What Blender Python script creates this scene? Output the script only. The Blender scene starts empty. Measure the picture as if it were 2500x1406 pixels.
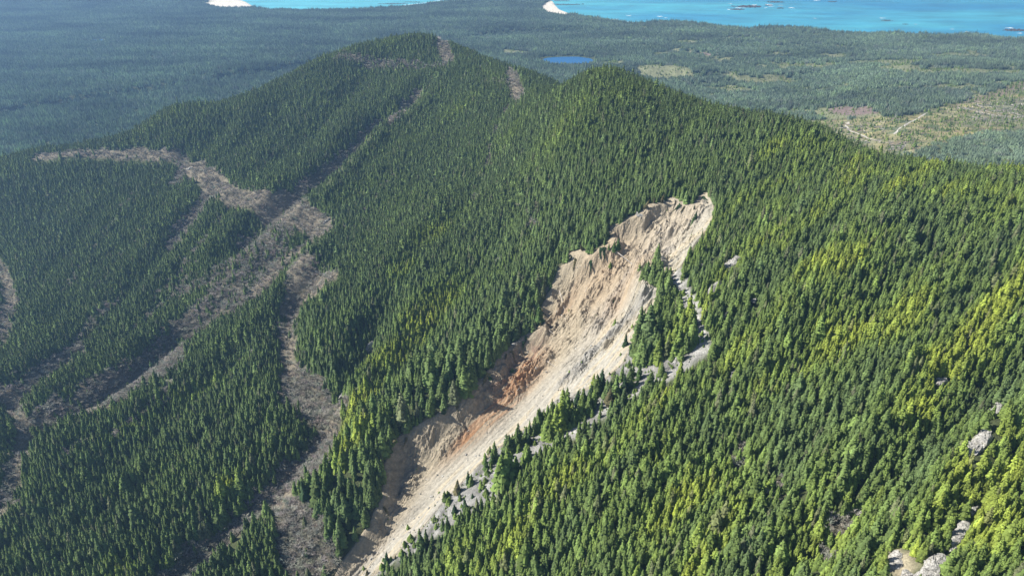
import bpy, bmesh, math, random
import numpy as np
from mathutils import Vector, Matrix

sc = bpy.context.scene
# ---------------------------------------------------------------- camera, sky, sun, exposure
cam_d = bpy.data.cameras.new('camera'); cam = bpy.data.objects.new('camera', cam_d); sc.collection.objects.link(cam)
cam.location = (0, 0, 700.0); cam.rotation_euler = (math.radians(90 - 28.0), 0, 0)
cam_d.sensor_width = 36.0; cam_d.lens = 1785.0 / 2500.0 * 36.0; cam_d.clip_start = 1.0; cam_d.clip_end = 80000.0
sc.camera = cam
SUN_EL, SUN_AZ = math.radians(45.0), math.radians(-83.0)      # azimuth from straight ahead (+Y), minus = to the left
w = bpy.data.worlds.new('World'); sc.world = w; w.use_nodes = True
nt = w.node_tree; bg = nt.nodes['Background']
sky = nt.nodes.new('ShaderNodeTexSky'); sky.sky_type = 'NISHITA'; sky.sun_disc = False
sky.sun_elevation = SUN_EL; sky.sun_rotation = SUN_AZ; sky.altitude = 100
nt.links.new(sky.outputs[0], bg.inputs[0]); bg.inputs[1].default_value = 0.06
sun_d = bpy.data.lights.new('sun', 'SUN'); sun_d.energy = 5.0; sun_d.angle = math.radians(0.53); sun_d.color = (1.0, 0.94, 0.835)
sun = bpy.data.objects.new('sun', sun_d); sc.collection.objects.link(sun)
sv = Vector((math.sin(SUN_AZ)*math.cos(SUN_EL), math.cos(SUN_AZ)*math.cos(SUN_EL), math.sin(SUN_EL)))
sun.rotation_euler = sv.to_track_quat('Z', 'Y').to_euler(); sun.location = sv * 3000
vs = sc.view_settings; vs.view_transform = 'Standard'; vs.look = 'None'; vs.gamma = 1.0; vs.use_curve_mapping = False
vs.exposure = 1.0
sc.cycles.max_bounces = 5; sc.cycles.diffuse_bounces = 2; sc.cycles.glossy_bounces = 2; sc.cycles.transmission_bounces = 2
sc.cycles.transparent_max_bounces = 4; sc.cycles.volume_bounces = 0; sc.cycles.sample_clamp_indirect = 4.0
HAZE = True; HAZE_D = 0.000076

# ---------------------------------------------------------------- terrain maths (numpy only)
CAM_H, PITCH, FPX = 700.0, math.radians(28.0), 1785.0     # focal length in pixels of a 2500 px wide picture
CT, ST = math.cos(PITCH), math.sin(PITCH)

def ray(px, py):
    px = np.asarray(px, float); py = np.asarray(py, float)
    u = (px - 1250.0) / FPX; v = (py - 703.0) / FPX
    return u, CT - v * ST, -ST - v * CT

def at_depth(px, py, Y):
    dx, dy, dz = ray(px, py); s = Y / dy
    return dx * s, Y, CAM_H + dz * s

def at_level(px, py, z=0.0):
    dx, dy, dz = ray(px, py); s = (z - CAM_H) / dz
    return dx * s, dy * s

def project(X, Y, Z):
    h = Z - CAM_H
    f = Y * CT - h * ST; u = Y * ST + h * CT
    return 1250.0 + FPX * X / f, 703.0 - FPX * u / f, f

_rs = np.random.RandomState(7)
_PERM = _rs.permutation(512); _GR = _rs.rand(512) * 2 * np.pi
_GX, _GY = np.cos(_GR), np.sin(_GR)
def gnoise(x, y):
    xi = np.floor(x).astype(np.int64); yi = np.floor(y).astype(np.int64)
    xf = x - xi; yf = y - yi
    u = xf*xf*xf*(xf*(xf*6-15)+10); v = yf*yf*yf*(yf*(yf*6-15)+10)
    def g(ix, iy, fx, fy):
        h = _PERM[(_PERM[ix & 511] + iy) & 511]
        return _GX[h]*fx + _GY[h]*fy
    a = g(xi, yi, xf, yf); b = g(xi+1, yi, xf-1, yf); c = g(xi, yi+1, xf, yf-1); d = g(xi+1, yi+1, xf-1, yf-1)
    return ((a*(1-u)+b*u)*(1-v) + (c*(1-u)+d*u)*v) * 1.5
def fbm(x, y, octaves=4, gain=0.5, seed=0.0):
    s = 0; amp = 1.0; x = np.asarray(x, float) + seed*17.3; y = np.asarray(y, float) - seed*9.1
    for _ in range(octaves):
        s = s + amp*gnoise(x, y); x = x*2.03+11.7; y = y*2.03+5.3; amp *= gain
    return s
def ridged(x, y, octaves=4, gain=0.55, seed=0.0):
    s = 0; amp = 1.0; x = np.asarray(x, float) + seed*13.1; y = np.asarray(y, float) + seed*7.7
    for _ in range(octaves):
        s = s + amp*(1-2*np.abs(gnoise(x, y))); x = x*2.1+3.7; y = y*2.1+8.3; amp *= gain
    return s
def sstep(a, b, x):
    t = np.clip((x-a)/(b-a), 0, 1); return t*t*(3-2*t)

# control points: picture column and row with the distance ahead at which the ground lies there
CTRL = """
0 380 1750  100 357 1780  200 347 1810  420 264 1880  600 228 1950  690 180 2000  780 130 2060  900 97 2110
1000 77 2150  1060 84 2140  1180 133 2010  1240 168 1830  1325 208 1580  1400 180 1400  1480 162 1340  1560 190 1320
1650 228 1290  1750 255 1230  1900 285 1130  2000 325 1080  2080 365 1030  2200 390 985  2350 402 950  2500 410 930
0 500 1560  0 620 1420  0 700 1310  0 850 1110  0 950 985  0 1100 830  0 1250 705  0 1406 610
150 450 1600  250 500 1500  300 420 1640  450 385 1670  100 600 1420  250 620 1345  200 750 1190  100 850 1100
450 500 1480  600 400 1580  600 540 1380  700 490 1430  780 540 1350  500 620 1290  380 700 1215  620 720 1130
300 850 1070  450 900 980  150 950 965  300 1000 875  200 1100 800  450 1100 765  300 1250 690  550 1250 655
550 1000 860  620 850 980  700 750 1070  700 850 965  720 950 870  800 640 1190  760 600 1240  650 650 1220
450 1406 590  650 1380 590  850 1406 575  700 1250 645  830 1050 765  750 1100 730  800 960 850
800 250 1830  700 320 1720  850 180 1980  950 130 2060  1050 130 2050  1000 200 1900  1100 200 1840  1200 210 1740
800 390 1570  900 300 1720  1000 230 1840  900 420 1480  1000 330 1620  1000 450 1400  850 520 1370  1100 300 1640
1200 300 1520  1250 240 1600  1200 400 1340  1100 480 1270  1000 600 1150  900 700 1070  850 820 970  950 850 930  1050 800 950
900 950 845  1050 650 1080  1150 600 1120  1250 500 1170  1300 350 1300  1300 250 1470
1400 300 1215  1400 420 1110  1500 300 1190  1500 420 1080  1600 350 1120  1750 350 1090  1900 400 1010
1200 720 970  1300 620 1020  1400 550 1010
1200 850 850  1050 950 780  950 1050 730  900 1200 660  1300 750 920
1450 560 960  1550 480 985  1700 470 960  1750 520 900  1650 600 855  1650 700 780
1450 850 725  1550 800 740  1350 950 700  1200 1050 675  1050 1150 640  950 1250 610
1600 900 660  1400 1100 590  1200 1250 545  1050 1350 545  1200 1406 490  1600 1406 425  1600 1200 500
1850 600 800  1900 500 890  1800 750 690  1900 900 600  1800 1050 545  1900 1200 480  2000 1406 372
2100 500 835  2300 500 815  2500 550 765  2100 700 690  2300 700 680  2500 750 640  2100 900 575  2300 900 570  2500 920 560
2100 1050 500  2300 1050 490  2500 1050 490  2100 1250 430  2300 1200 430  2500 1200 415  2250 1406 345  2500 1406 325
"""
_c = np.array(CTRL.split(), float).reshape(-1, 3)
_cx, _cy, _cz = at_depth(_c[:, 0], _c[:, 1], _c[:, 2])
_cz = _cz - 12.0 - 6.0*(_c[:, 2] > 1300)        # what the picture shows is the tree tops; the ground lies below them
# the far side of the ridges and the rim where the hills meet the plain
BACK = np.array("""
-900 1950 60  -1250 1850 30  -1500 1500 0  -1500 1000 0  -1500 500 0  -1300 200 0  -700 2200 60  -900 2300 5  -1300 2200 0
-350 2500 30  -450 2400 80 -100 2550 20  200 2550 10  300 2300 40  -250 2330 250 -60 2250 225 0 2380 110 150 2150 150 250 2000 180 -550 2350 70  -300 2900 0  200 2900 0 500 2500 30
450 2050 70  250 1850 210  200 1650 280  350 1500 285  450 1600 180  600 1750 90  700 2000 50
480 1380 280  600 1280 250  720 1180 225  880 1130 200  800 1400 100  1000 1350 90  1200 1250 110
-1000 0 0  -600 100 0  -300 200 30  0 150 110  200 100 200  500 0 340 900 0 400 1000 400 420  1000 700 440 1100 900 380
-400 350 10 -150 350 40 100 330 150  1400 200 380 1400 700 380 900 950 400
""".split(), float).reshape(-1, 3)
KX = np.concatenate([_cx, BACK[:, 0]]); KY = np.concatenate([_cy, BACK[:, 1]]); KZ = np.concatenate([_cz, BACK[:, 2]])
def _tps(r2): return 0.5 * r2 * np.log(r2 + 1e-12)
def _fit(kx, ky, kz, lam):
    n = len(kx); s = 1000.0; x = kx/s; y = ky/s
    A = _tps((x[:, None]-x)**2 + (y[:, None]-y)**2) + lam*np.eye(n)
    P = np.stack([np.ones(n), x, y], 1)
    M = np.block([[A, P], [P.T, np.zeros((3, 3))]])
    return np.linalg.solve(M, np.concatenate([kz, np.zeros(3)]))
_W = _fit(KX, KY, KZ, 2e-4)
def hill_raw(X, Y):
    sh = np.shape(X); x = np.ravel(X)/1000.0; y = np.ravel(Y)/1000.0
    kx, ky = KX/1000.0, KY/1000.0; out = np.empty(len(x))
    for i in range(0, len(x), 20000):
        a, b = x[i:i+20000], y[i:i+20000]
        out[i:i+20000] = _tps((a[:, None]-kx)**2 + (b[:, None]-ky)**2) @ _W[:-3] + _W[-3] + _W[-2]*a + _W[-1]*b
    return out.reshape(sh)

# ---------------------------------------------------------------- coast, plain and the composed ground
def seg_dist(X, Y, pts):
    """distance to a polyline, and the running position 0..1 along it"""
    pts = np.asarray(pts, float); d = np.full(np.shape(X), 1e9); tt = np.zeros(np.shape(X))
    L = np.concatenate([[0], np.cumsum(np.hypot(np.diff(pts[:, 0]), np.diff(pts[:, 1])))]); tot = max(L[-1], 1e-6)
    for i in range(len(pts)-1):
        ax, ay = pts[i]; bx, by = pts[i+1]; dx, dy = bx-ax, by-ay; l2 = dx*dx+dy*dy+1e-9
        t = np.clip(((X-ax)*dx+(Y-ay)*dy)/l2, 0, 1); e = np.hypot(X-ax-t*dx, Y-ay-t*dy)
        m = e < d; d = np.where(m, e, d); tt = np.where(m, (L[i]+t*math.sqrt(l2))/tot, tt)
    return d, tt
def in_poly(X, Y, pts):
    pts = np.asarray(pts, float); r = np.zeros(np.shape(X), bool); j = len(pts)-1
    for i in range(len(pts)):
        xi, yi = pts[i]; xj, yj = pts[j]
        c = ((yi > Y) != (yj > Y)) & (X < (xj-xi)*(Y-yi)/((yj-yi) if yj != yi else 1e-9)+xi)
        r ^= c; j = i
    return r
def px_pairs(s):
    return np.array(s.split(), float).reshape(-1, 2)

_sea = px_pairs("""-1500 -70 -600 -70 0 -66 300 -48 430 -28 505 -9 570 -5 598 5 618 17 655 25 760 28 880 25 960 21 1030 14 1090 5 1160 -6 1225 -30
 1270 -34 1300 -16 1330 -4 1348 4 1354 13 1364 24 1392 35 1425 42 1480 50 1550 60 1640 53 1700 60 1760 66 1820 74 1880 67 1960 70 2050 82 2120 84 2200 82 2310 90 2380 84 2440 94 2500 98
 2600 104 2750 100 3000 120 3400 130""")
_sx, _sy = at_level(_sea[:, 0], _sea[:, 1], 0.0)
COAST = np.stack([_sx, _sy], 1)
SEA = np.concatenate([[[-40000, COAST[0, 1]]], COAST, [[40000, COAST[-1, 1]], [40000, 60000], [-40000, 60000]]])
def poly_at(s, z):
    p = px_pairs(s); return np.stack(at_level(p[:, 0], p[:, 1], z), 1)
def ellipse_at(px, py, rx, ry, z, n=40, seed=1, rough=0.15):
    a = np.linspace(0, 2*np.pi, n, endpoint=False)
    k = 1 + rough*fbm(np.cos(a)*1.5+seed*3.1, np.sin(a)*1.5, 3)
    return np.stack(at_level(px+rx*np.cos(a)*k, py+ry*np.sin(a)*k, z), 1)
LAKE_Z = 9.0
LAKES = [ellipse_at(1386, 148, 60, 9.5, LAKE_Z, seed=1), ellipse_at(2205, 127, 20, 2.6, LAKE_Z, seed=3), ellipse_at(240, 99, 17, 2.0, LAKE_Z, seed=5, rough=.6)]
TERRACE = [(poly_at("-300 300 0 278 100 262 200 245 330 226 410 215 470 210", 5), 12.0),
           (poly_at("500 200 560 186 640 178 720 163 800 150", 5), 15.0),
           (poly_at("1120 100 1200 84 1290 78 1400 76 1500 78", 5), 9.0),
           (poly_at("1480 182 1560 176 1640 180 1700 188 1780 186", 10), 12.0),
           (poly_at("1640 208 1740 196 1850 196 1930 190 2000 176", 10), 10.0),
           (poly_at("2180 196 2260 190 2340 190 2420 180", 10), 12.0),
           (poly_at("2140 240 2230 232 2330 236", 10), 8.0),
           (poly_at("1640 124 1720 134 1780 140", 8), 9.0)]
def plain_z(X, Y):
    z = 11 + 4.0*fbm(X/520, Y/900, 3, seed=2)
    z = z + 5.0*fbm(X/260, Y/150, 2, seed=4)*sstep(0, 900, X)
    for pts, h in TERRACE:
        # a bank: the ground beyond the line stands higher than the ground on this side, dying out away from it
        d, t = seg_dist(X, Y, pts); k = np.interp(X, pts[:, 0], pts[:, 1])
        side = Y - k; fade = np.exp(-(d/240.0)**2)*sstep(0, .12, t)*sstep(0, .12, 1-t)
        z = z + 1.9*h*fade*(sstep(-9, 9, side)-0.5)
    # the logged hill on the right
    z = z + 450*np.exp(-((X-2110)**2/(2*420.0**2)+(Y-2330)**2/(2*460.0**2)))*(1+.06*fbm(X/150, Y/150, 3, seed=6))
    for L in LAKES:
        c = L.mean(0); rx = np.abs(L[:, 0]-c[0]).max(); ry = np.abs(L[:, 1]-c[1]).max()
        q = np.hypot((X-c[0])/rx, (Y-c[1])/ry)
        z = z*(1-(1-sstep(1.1, 1.7, q))) + (LAKE_Z+1.2)*(1-sstep(1.1, 1.7, q)); z = z - 6*(1-sstep(.75, 1.03, q))
    d, _ = seg_dist(X, Y, COAST); s = np.where(in_poly(X, Y, SEA), -d, d)
    beach = np.minimum(0.02*s+0.05*np.maximum(s-60, 0), 60)
    return np.where(s > 0, np.minimum(z, beach+.2+1.6*(1-np.exp(-np.maximum(s, 0)/30))), np.maximum(0.05*s, -25)), s
def base_z(X, Y):
    p, s = plain_z(X, Y); h = hill_raw(np.clip(X, -1700, 1500), np.clip(Y, 0, 3000))
    # hills fade into the plain outside the fitted ground
    f = sstep(3000, 2650, Y)*sstep(1900, 1450, X)*sstep(-1800, -1500, X)
    far_r = sstep(900, 1150, X)*sstep(1200, 1650, Y)
    h = h*f*(1-far_r) - 60*(1-f) - 60*far_r
    h = h + 5*fbm(X/130, Y/130, 3, seed=9)*sstep(0, 60, h)
    k = 12.0; m = np.maximum(h, p); e = np.exp(-np.abs(h-p)/k)
    return m + k*np.log1p(e)*sstep(0, 30, np.where(s > 0, s, 0)) - k*math.log(2)*0, s

# grid of the ground: fine where the hills are, coarse beyond
def _axis(a0, a, b, b1, fine, grow, cap):
    mid = list(np.arange(a, b+.1, fine)); st = fine; lo = []; x = a
    while x > a0: st = min(st*grow, cap); x -= st; lo.append(x)
    st = fine; hi = []; x = mid[-1]
    while x < b1: st = min(st*grow, cap); x += st; hi.append(x)
    return np.array(lo[::-1]+mid+hi)
GXA = _axis(-16000, -1450, 1500, 16000, 6.0, 1.06, 350.0)
GYA = _axis(-1500, 60, 2700, 7200, 6.0, 1.06, 34.0); GYA = np.concatenate([GYA, np.linspace(GYA[-1]+60, 34000, 60)])
GX2, GY2 = np.meshgrid(GXA, GYA)
G0, GS = base_z(GX2, GY2)
def samp(grid, X, Y):
    X = np.asarray(X, float); Y = np.asarray(Y, float)
    i = np.clip(np.searchsorted(GXA, X)-1, 0, len(GXA)-2); j = np.clip(np.searchsorted(GYA, Y)-1, 0, len(GYA)-2)
    fx = np.clip((X-GXA[i])/(GXA[i+1]-GXA[i]), 0, 1); fy = np.clip((Y-GYA[j])/(GYA[j+1]-GYA[j]), 0, 1)
    return (grid[j, i]*(1-fx)+grid[j, i+1]*fx)*(1-fy)+(grid[j+1, i]*(1-fx)+grid[j+1, i+1]*fx)*fy
_T = 250*np.exp(np.linspace(0, math.log(16000/250.), 900))
def hit(px, py, grid=None):
    """where the sight line of a picture point meets the ground"""
    grid = G0 if grid is None else grid
    px = np.atleast_1d(np.asarray(px, float)); py = np.atleast_1d(np.asarray(py, float))
    dx, dy, dz = ray(px, py); S = _T[None, :]
    X = dx[:, None]*S; Y = dy[:, None]*S; Z = CAM_H+dz[:, None]*S
    below = Z < samp(grid, X, Y); k = np.argmax(below, 1); k = np.where(below.any(1), k, len(_T)-1)
    a = _T[np.maximum(k-1, 0)]; b = _T[k]
    for _ in range(18):
        m = (a+b)/2; u = CAM_H+dz*m < samp(grid, dx*m, dy*m); b = np.where(u, m, b); a = np.where(u, a, m)
    return dx*b, dy*b
def wpts(s, grid=None):
    p = px_pairs(s) if isinstance(s, str) else np.asarray(s, float)
    return np.stack(hit(p[:, 0], p[:, 1], grid), 1)

# gullies: course in the picture, half width and depth in metres
GULLY = [("1035 212 985 262 930 296 880 335 830 392 765 448 705 484 640 540 560 620", 26, 20),
         ("775 560 735 600 640 705 560 762 430 832 310 925 130 1018 45 1075", 26, 14),
         ("520 455 440 560 380 640 320 710 200 840 90 930 20 975", 24, 13),
         ("800 645 745 700 712 770 702 860 715 930 775 985 800 1040 745 1105 640 1215 520 1312 420 1400", 26, 17),
         ("-40 560 0 650 28 725 18 800 -10 880", 28, 12), ("10 950 55 1055 45 1150 5 1230 -40 1280", 26, 10),
         ("650 820 560 900 450 985 370 1085 260 1170 130 1260 0 1340", 24, 9),
         ("960 735 912 800 885 860 862 925 835 965", 18, 13),
         ("700 600 600 690 500 770 380 850", 20, 9), ("470 760 350 880 230 985 100 1050", 20, 8),
         ("1252 240 1215 300 1195 370 1180 430 1120 520 1040 590 960 690", 26, 8),
         ("1290 480 1240 560 1180 640 1090 760 1010 860 930 950", 20, 8),
         ("2500 880 2400 975 2290 1080 2190 1175 2080 1265 1990 1330 1900 1420", 22, 14),
         ("2480 1130 2420 1200 2340 1250 2270 1320", 14, 10),
         ("2350 560 2150 720 2000 860 1880 990 1740 1130 1600 1270", 24, 6),
         ("2100 480 1980 600 1850 740 1730 900", 20, 5),
         ("1850 820 1760 960 1640 1100 1500 1230", 16, 5), ("1700 300 1600 380 1520 470", 22, 6),
         ("560 300 500 360 455 378", 24, 10), ("900 170 830 260 760 330 640 420 560 450", 26, 7), ("700 250 620 330 520 400", 24, 6),
         ("300 480 220 560 130 660 60 740", 22, 6), ("600 1000 480 1090 350 1200 200 1300", 18, 6)]
G1 = G0.copy()
for s, wd, dp in GULLY:
    p = wpts(s); bx = (GX2 > p[:, 0].min()-150) & (GX2 < p[:, 0].max()+150) & (GY2 > p[:, 1].min()-150) & (GY2 < p[:, 1].max()+150)
    jj = np.where(bx.any(1))[0]; ii = np.where(bx.any(0))[0]; sl = np.ix_(jj, ii)
    d, t = seg_dist(GX2[sl]+7*gnoise(GX2[sl]/40, GY2[sl]/40), GY2[sl]+7*gnoise(GX2[sl]/40+9, GY2[sl]/40), p)
    e = np.minimum(sstep(0, .15, t), 1)*1.0
    dp *= 1.3
    G1[sl] -= dp*np.exp(-(d/wd)**1.6)*(.35+.65*e) - .35*dp*np.exp(-((d-2.0*wd)/wd)**2)

# spurs that stand up beside the gullies; the first is the crest along the landslide's left bank
SPUR = [("1440 520 1370 590 1300 680 1255 760 1185 850 1105 945 1010 1010 930 1062 890 1130 870 1220 820 1320 760 1400", 40, 24),
        ("1000 560 930 680 860 760 830 860", 35, 9), ("850 640 770 760 760 860 790 930", 30, 8), ("1080 680 1030 760 960 860 890 960 850 1040", 22, 12),
        ("680 760 560 850 440 930 300 1030 150 1110 60 1160", 30, 10), ("560 1010 420 1110 280 1210 120 1320", 30, 8), ("480 600 380 700 260 800 120 900 50 940", 30, 9),
        ("780 860 700 960 600 1060 480 1170 330 1290 200 1400", 34, 9), ("2500 960 2400 1080 2300 1200 2190 1320", 26, 10), ("1000 250 900 360 800 480 760 500", 24, 10)]
for s, wd, dp in SPUR:
    p = wpts(s, G1); bx = (GX2 > p[:, 0].min()-150) & (GX2 < p[:, 0].max()+150) & (GY2 > p[:, 1].min()-150) & (GY2 < p[:, 1].max()+150)
    jj = np.where(bx.any(1))[0]; ii = np.where(bx.any(0))[0]; sl = np.ix_(jj, ii)
    d, t = seg_dist(GX2[sl]+6*gnoise(GX2[sl]/35, GY2[sl]/35), GY2[sl]+6*gnoise(GX2[sl]/35+9, GY2[sl]/35), p)
    dp *= 1.25
    G1[sl] += dp*np.exp(-(d/wd)**1.8)*sstep(0, .14, t)*sstep(0, .05, 1-t)
G0 = G1                                  # from here on sight lines meet the finished relief

# ---------------------------------------------------------------- the landslide
SLIDE_L = wpts("""1725 466 1704 480 1692 498 1672 497 1660 484 1628 482 1606 494 1578 500 1560 520 1530 530 1512 545 1486 548 1480 572 1490 590 1462 606 1440 622 1424 608 1392 616 1385 640 1362 655 1350 688 1330 700 1334 728 1316 748 1310 775 1318 800 1290 812
 1255 828 1190 905 1140 962 1058 1016 965 1066 938 1130 932 1215 900 1280 850 1352 815 1412 790 1450""")
SLIDE_R = wpts("""1725 466 1742 500 1742 545 1700 588 1664 645 1640 668 1612 700 1590 760 1560 800 1536 850 1520 885 1475 925 1400 962 1340 1005
 1285 1042 1200 1102 1120 1182 1078 1228 1020 1300 945 1370 890 1412 860 1450""")
SLIDE = np.concatenate([SLIDE_L, SLIDE_R[::-1]])
ISLAND = wpts("1552 668 1562 640 1600 622 1618 648 1612 690 1578 706")
FD = np.array([SLIDE_L[-1, 0]-SLIDE_L[0, 0], SLIDE_L[-1, 1]-SLIDE_L[0, 1]]); SLEN = np.hypot(*FD); FD /= SLEN; FN = np.array([-FD[1], FD[0]])
def slide_uv(X, Y):
    rx, ry = X-SLIDE_L[0, 0], Y-SLIDE_L[0, 1]
    return rx*FD[0]+ry*FD[1], rx*FN[0]+ry*FN[1]
RIB = [(wpts("1590 720 1540 745 1490 775 1440 820 1405 862 1380 880"), 7, 6.5), (wpts("1440 955 1385 970 1345 985 1300 1000"), 5, 3.5),
       (wpts("1330 835 1290 870 1262 900 1250 925"), 11, 12.0), (wpts("1235 885 1210 920 1190 950"), 8, 8.0),
       (wpts("1110 990 1118 1020 1095 1050 1080 1068"), 7, 6.0), (wpts("1050 1045 1030 1065 1010 1080"), 7, 4.0),
       (wpts("1470 640 1440 680 1425 710 1420 740"), 7, 6.0), (wpts("1530 640 1500 690 1480 730 1460 750"), 7, 7.0),
       (wpts("1390 690 1370 720 1350 750"), 5, 4.0), (wpts("1580 600 1560 625 1540 650"), 7, 5.0),
       (wpts("1640 560 1600 590 1570 600"), 5, 3.5), (wpts("985 1175 1000 1150 1010 1120"), 7, 3.0), (wpts("1410 650 1400 665 1395 680"), 9, 7.0)]
def slide_delta(X, Y, fine=False):
    """change of the ground inside the scar: carved bed, banks, ribs and crags"""
    ins = in_poly(X, Y, SLIDE); dl, _ = seg_dist(X, Y, SLIDE_L); dr, _ = seg_dist(X, Y, SLIDE_R)
    u, v = slide_uv(X, Y); up = 1-sstep(.30, .62, u/SLEN)                # 1 in the head bowl, 0 on the chute
    c = -(21*sstep(0, 22, dl)+12*sstep(16, 62, dl))*sstep(0, 42, dr)
    c = c*(.45+.55*sstep(0, 90, np.hypot(X-SLIDE_L[0, 0], Y-SLIDE_L[0, 1])))
    isl = in_poly(X, Y, ISLAND); di, _ = seg_dist(X, Y, np.vstack([ISLAND, ISLAND[:1]])); k = np.where(isl, 1.0, np.exp(-(di/15)**2)); c = c*(1-k)+(-1.0)*k
    for p, wd, h in RIB:
        d, t = seg_dist(X+3*gnoise(X/9, Y/9), Y+3*gnoise(X/9+5, Y/9), p)
        c = c + h*np.exp(-(d/wd)**2)*(.5+.5*np.sin(np.pi*np.clip(t, .05, .95)))*sstep(3, 14, np.minimum(dl, dr))
    if fine:
        e = sstep(1, 12, np.minimum(dl, dr))
        bank = np.exp(-(dl/34)**2)*(1-.5*up)
        wu = u+10*fbm(u/45, v/30, 3, seed=11); wv = v+8*fbm(u/38, v/26, 3, seed=12)
        rg = ridged(wu/70, wv/24, 4, seed=1); r2 = ridged(wu/24, wv/9.5, 4, seed=3); cr = ridged(u/8, v/8, 4, seed=5)
        nearrib = np.zeros(np.shape(X))
        for p, wd, h in RIB: d, _ = seg_dist(X, Y, p); nearrib = np.maximum(nearrib, np.exp(-(d/(wd*1.25))**2))
        patchy = sstep(-.35, .35, fbm(u/42, v/24, 3, seed=13)); rough = np.clip(up*(.30+.75*patchy)+bank*(.35+.75*patchy)+1.1*nearrib+.18*np.exp(-(dr/25)**2), .0, 1.3)*e
        c = c + rough*(3.4*rg*up+2.3*r2+1.7*cr)-rough*2.2 - 3.5*e*up*sstep(.2, .8, fbm(wu/60, wv/30, 2, seed=14))
        c = c + e*(1-np.minimum(rough, 1))*(.55*fbm(u/40, v/3.5, 3, seed=8)+.22*fbm(X/2.2, Y/2.2, 3, seed=7))
        return c, ins, dl, dr, rough, up, nearrib, bank
    return np.where(ins, c, 0.0), ins
_bx = (GXA > SLIDE[:, 0].min()-30) & (GXA < SLIDE[:, 0].max()+30); _by = (GYA > SLIDE[:, 1].min()-30) & (GYA < SLIDE[:, 1].max()+30)
_sl = np.ix_(np.where(_by)[0], np.where(_bx)[0])
GTRUE = G1.copy()
_dz, _ins = slide_delta(GX2[_sl], GY2[_sl]); GTRUE[_sl] += _dz
G2 = G1.copy(); G2[_sl] += np.where(_ins, np.minimum(_dz, 0)-9.0, 0.0)      # the ground sheet passes well below the scar's own surface
def gz(X, Y): return samp(GTRUE, X, Y)

# ---------------------------------------------------------------- what grows where (zones laid on the ground)
ROCK_FEET = []
class Line:
    def __init__(s, pts, wd): s.p = wpts(pts); s.wd = wd
    def k(s, X, Y, soft=4.0):
        b = s.wd+soft; P = s.p; r = np.zeros(np.shape(X))
        m = (X > P[:, 0].min()-b) & (X < P[:, 0].max()+b) & (Y > P[:, 1].min()-b) & (Y < P[:, 1].max()+b)
        if m.any(): d, _ = seg_dist(X[m], Y[m], P); r[m] = 1-sstep(s.wd-soft, s.wd+soft, d)
        return r
class Poly:
    def __init__(s, pts, soft=5.0): s.p = wpts(pts); s.soft = soft
    def k(s, X, Y, soft=None):
        soft = soft or s.soft; P = s.p; r = np.zeros(np.shape(X))
        m = (X > P[:, 0].min()-soft) & (X < P[:, 0].max()+soft) & (Y > P[:, 1].min()-soft) & (Y < P[:, 1].max()+soft)
        if m.any():
            x, y = X[m], Y[m]; d, _ = seg_dist(x, y, np.vstack([P, P[:1]])); d = np.where(in_poly(x, y, P), d, -d); r[m] = sstep(-soft, soft, d)
        return r
# brushy strips with hardly a conifer: old tracks and slide paths (floor shows)
STRIPS = [Line("96 384 150 378 200 374 260 374 330 376 400 378 445 390 462 408 480 420", 14),
          Line("478 412 505 432 530 458 570 478 640 494 705 503 735 520 765 540 790 552", 24), Line("650 515 700 530 745 552 775 566", 22),
          Line("795 560 762 588 715 622 670 665 625 715", 11), Line("745 640 728 662 765 680 800 676 760 720", 20),
          Line("722 690 712 750 700 820 706 880 700 930", 12), Line("1070 90 1082 114 1096 145", 17), Line("1248 172 1256 200 1270 238", 15),
          Line("-10 640 18 690 26 740 12 800 -10 830", 12), Line("-10 945 30 985 52 1040 42 1120 22 1200 -10 1250", 10),
          Line("300 905 215 950 130 1005 60 1050", 4), Line("230 838 160 880 60 950 30 985", 5), Line("450 850 400 890 360 915", 4),
          Line("835 985 812 1030 780 1085 745 1130 700 1180 690 1230", 12), Line("1215 120 1300 130", 4), Line("1030 220 985 266 950 296 925 306 880 350 825 404 770 446 712 490", 6)]
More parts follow.
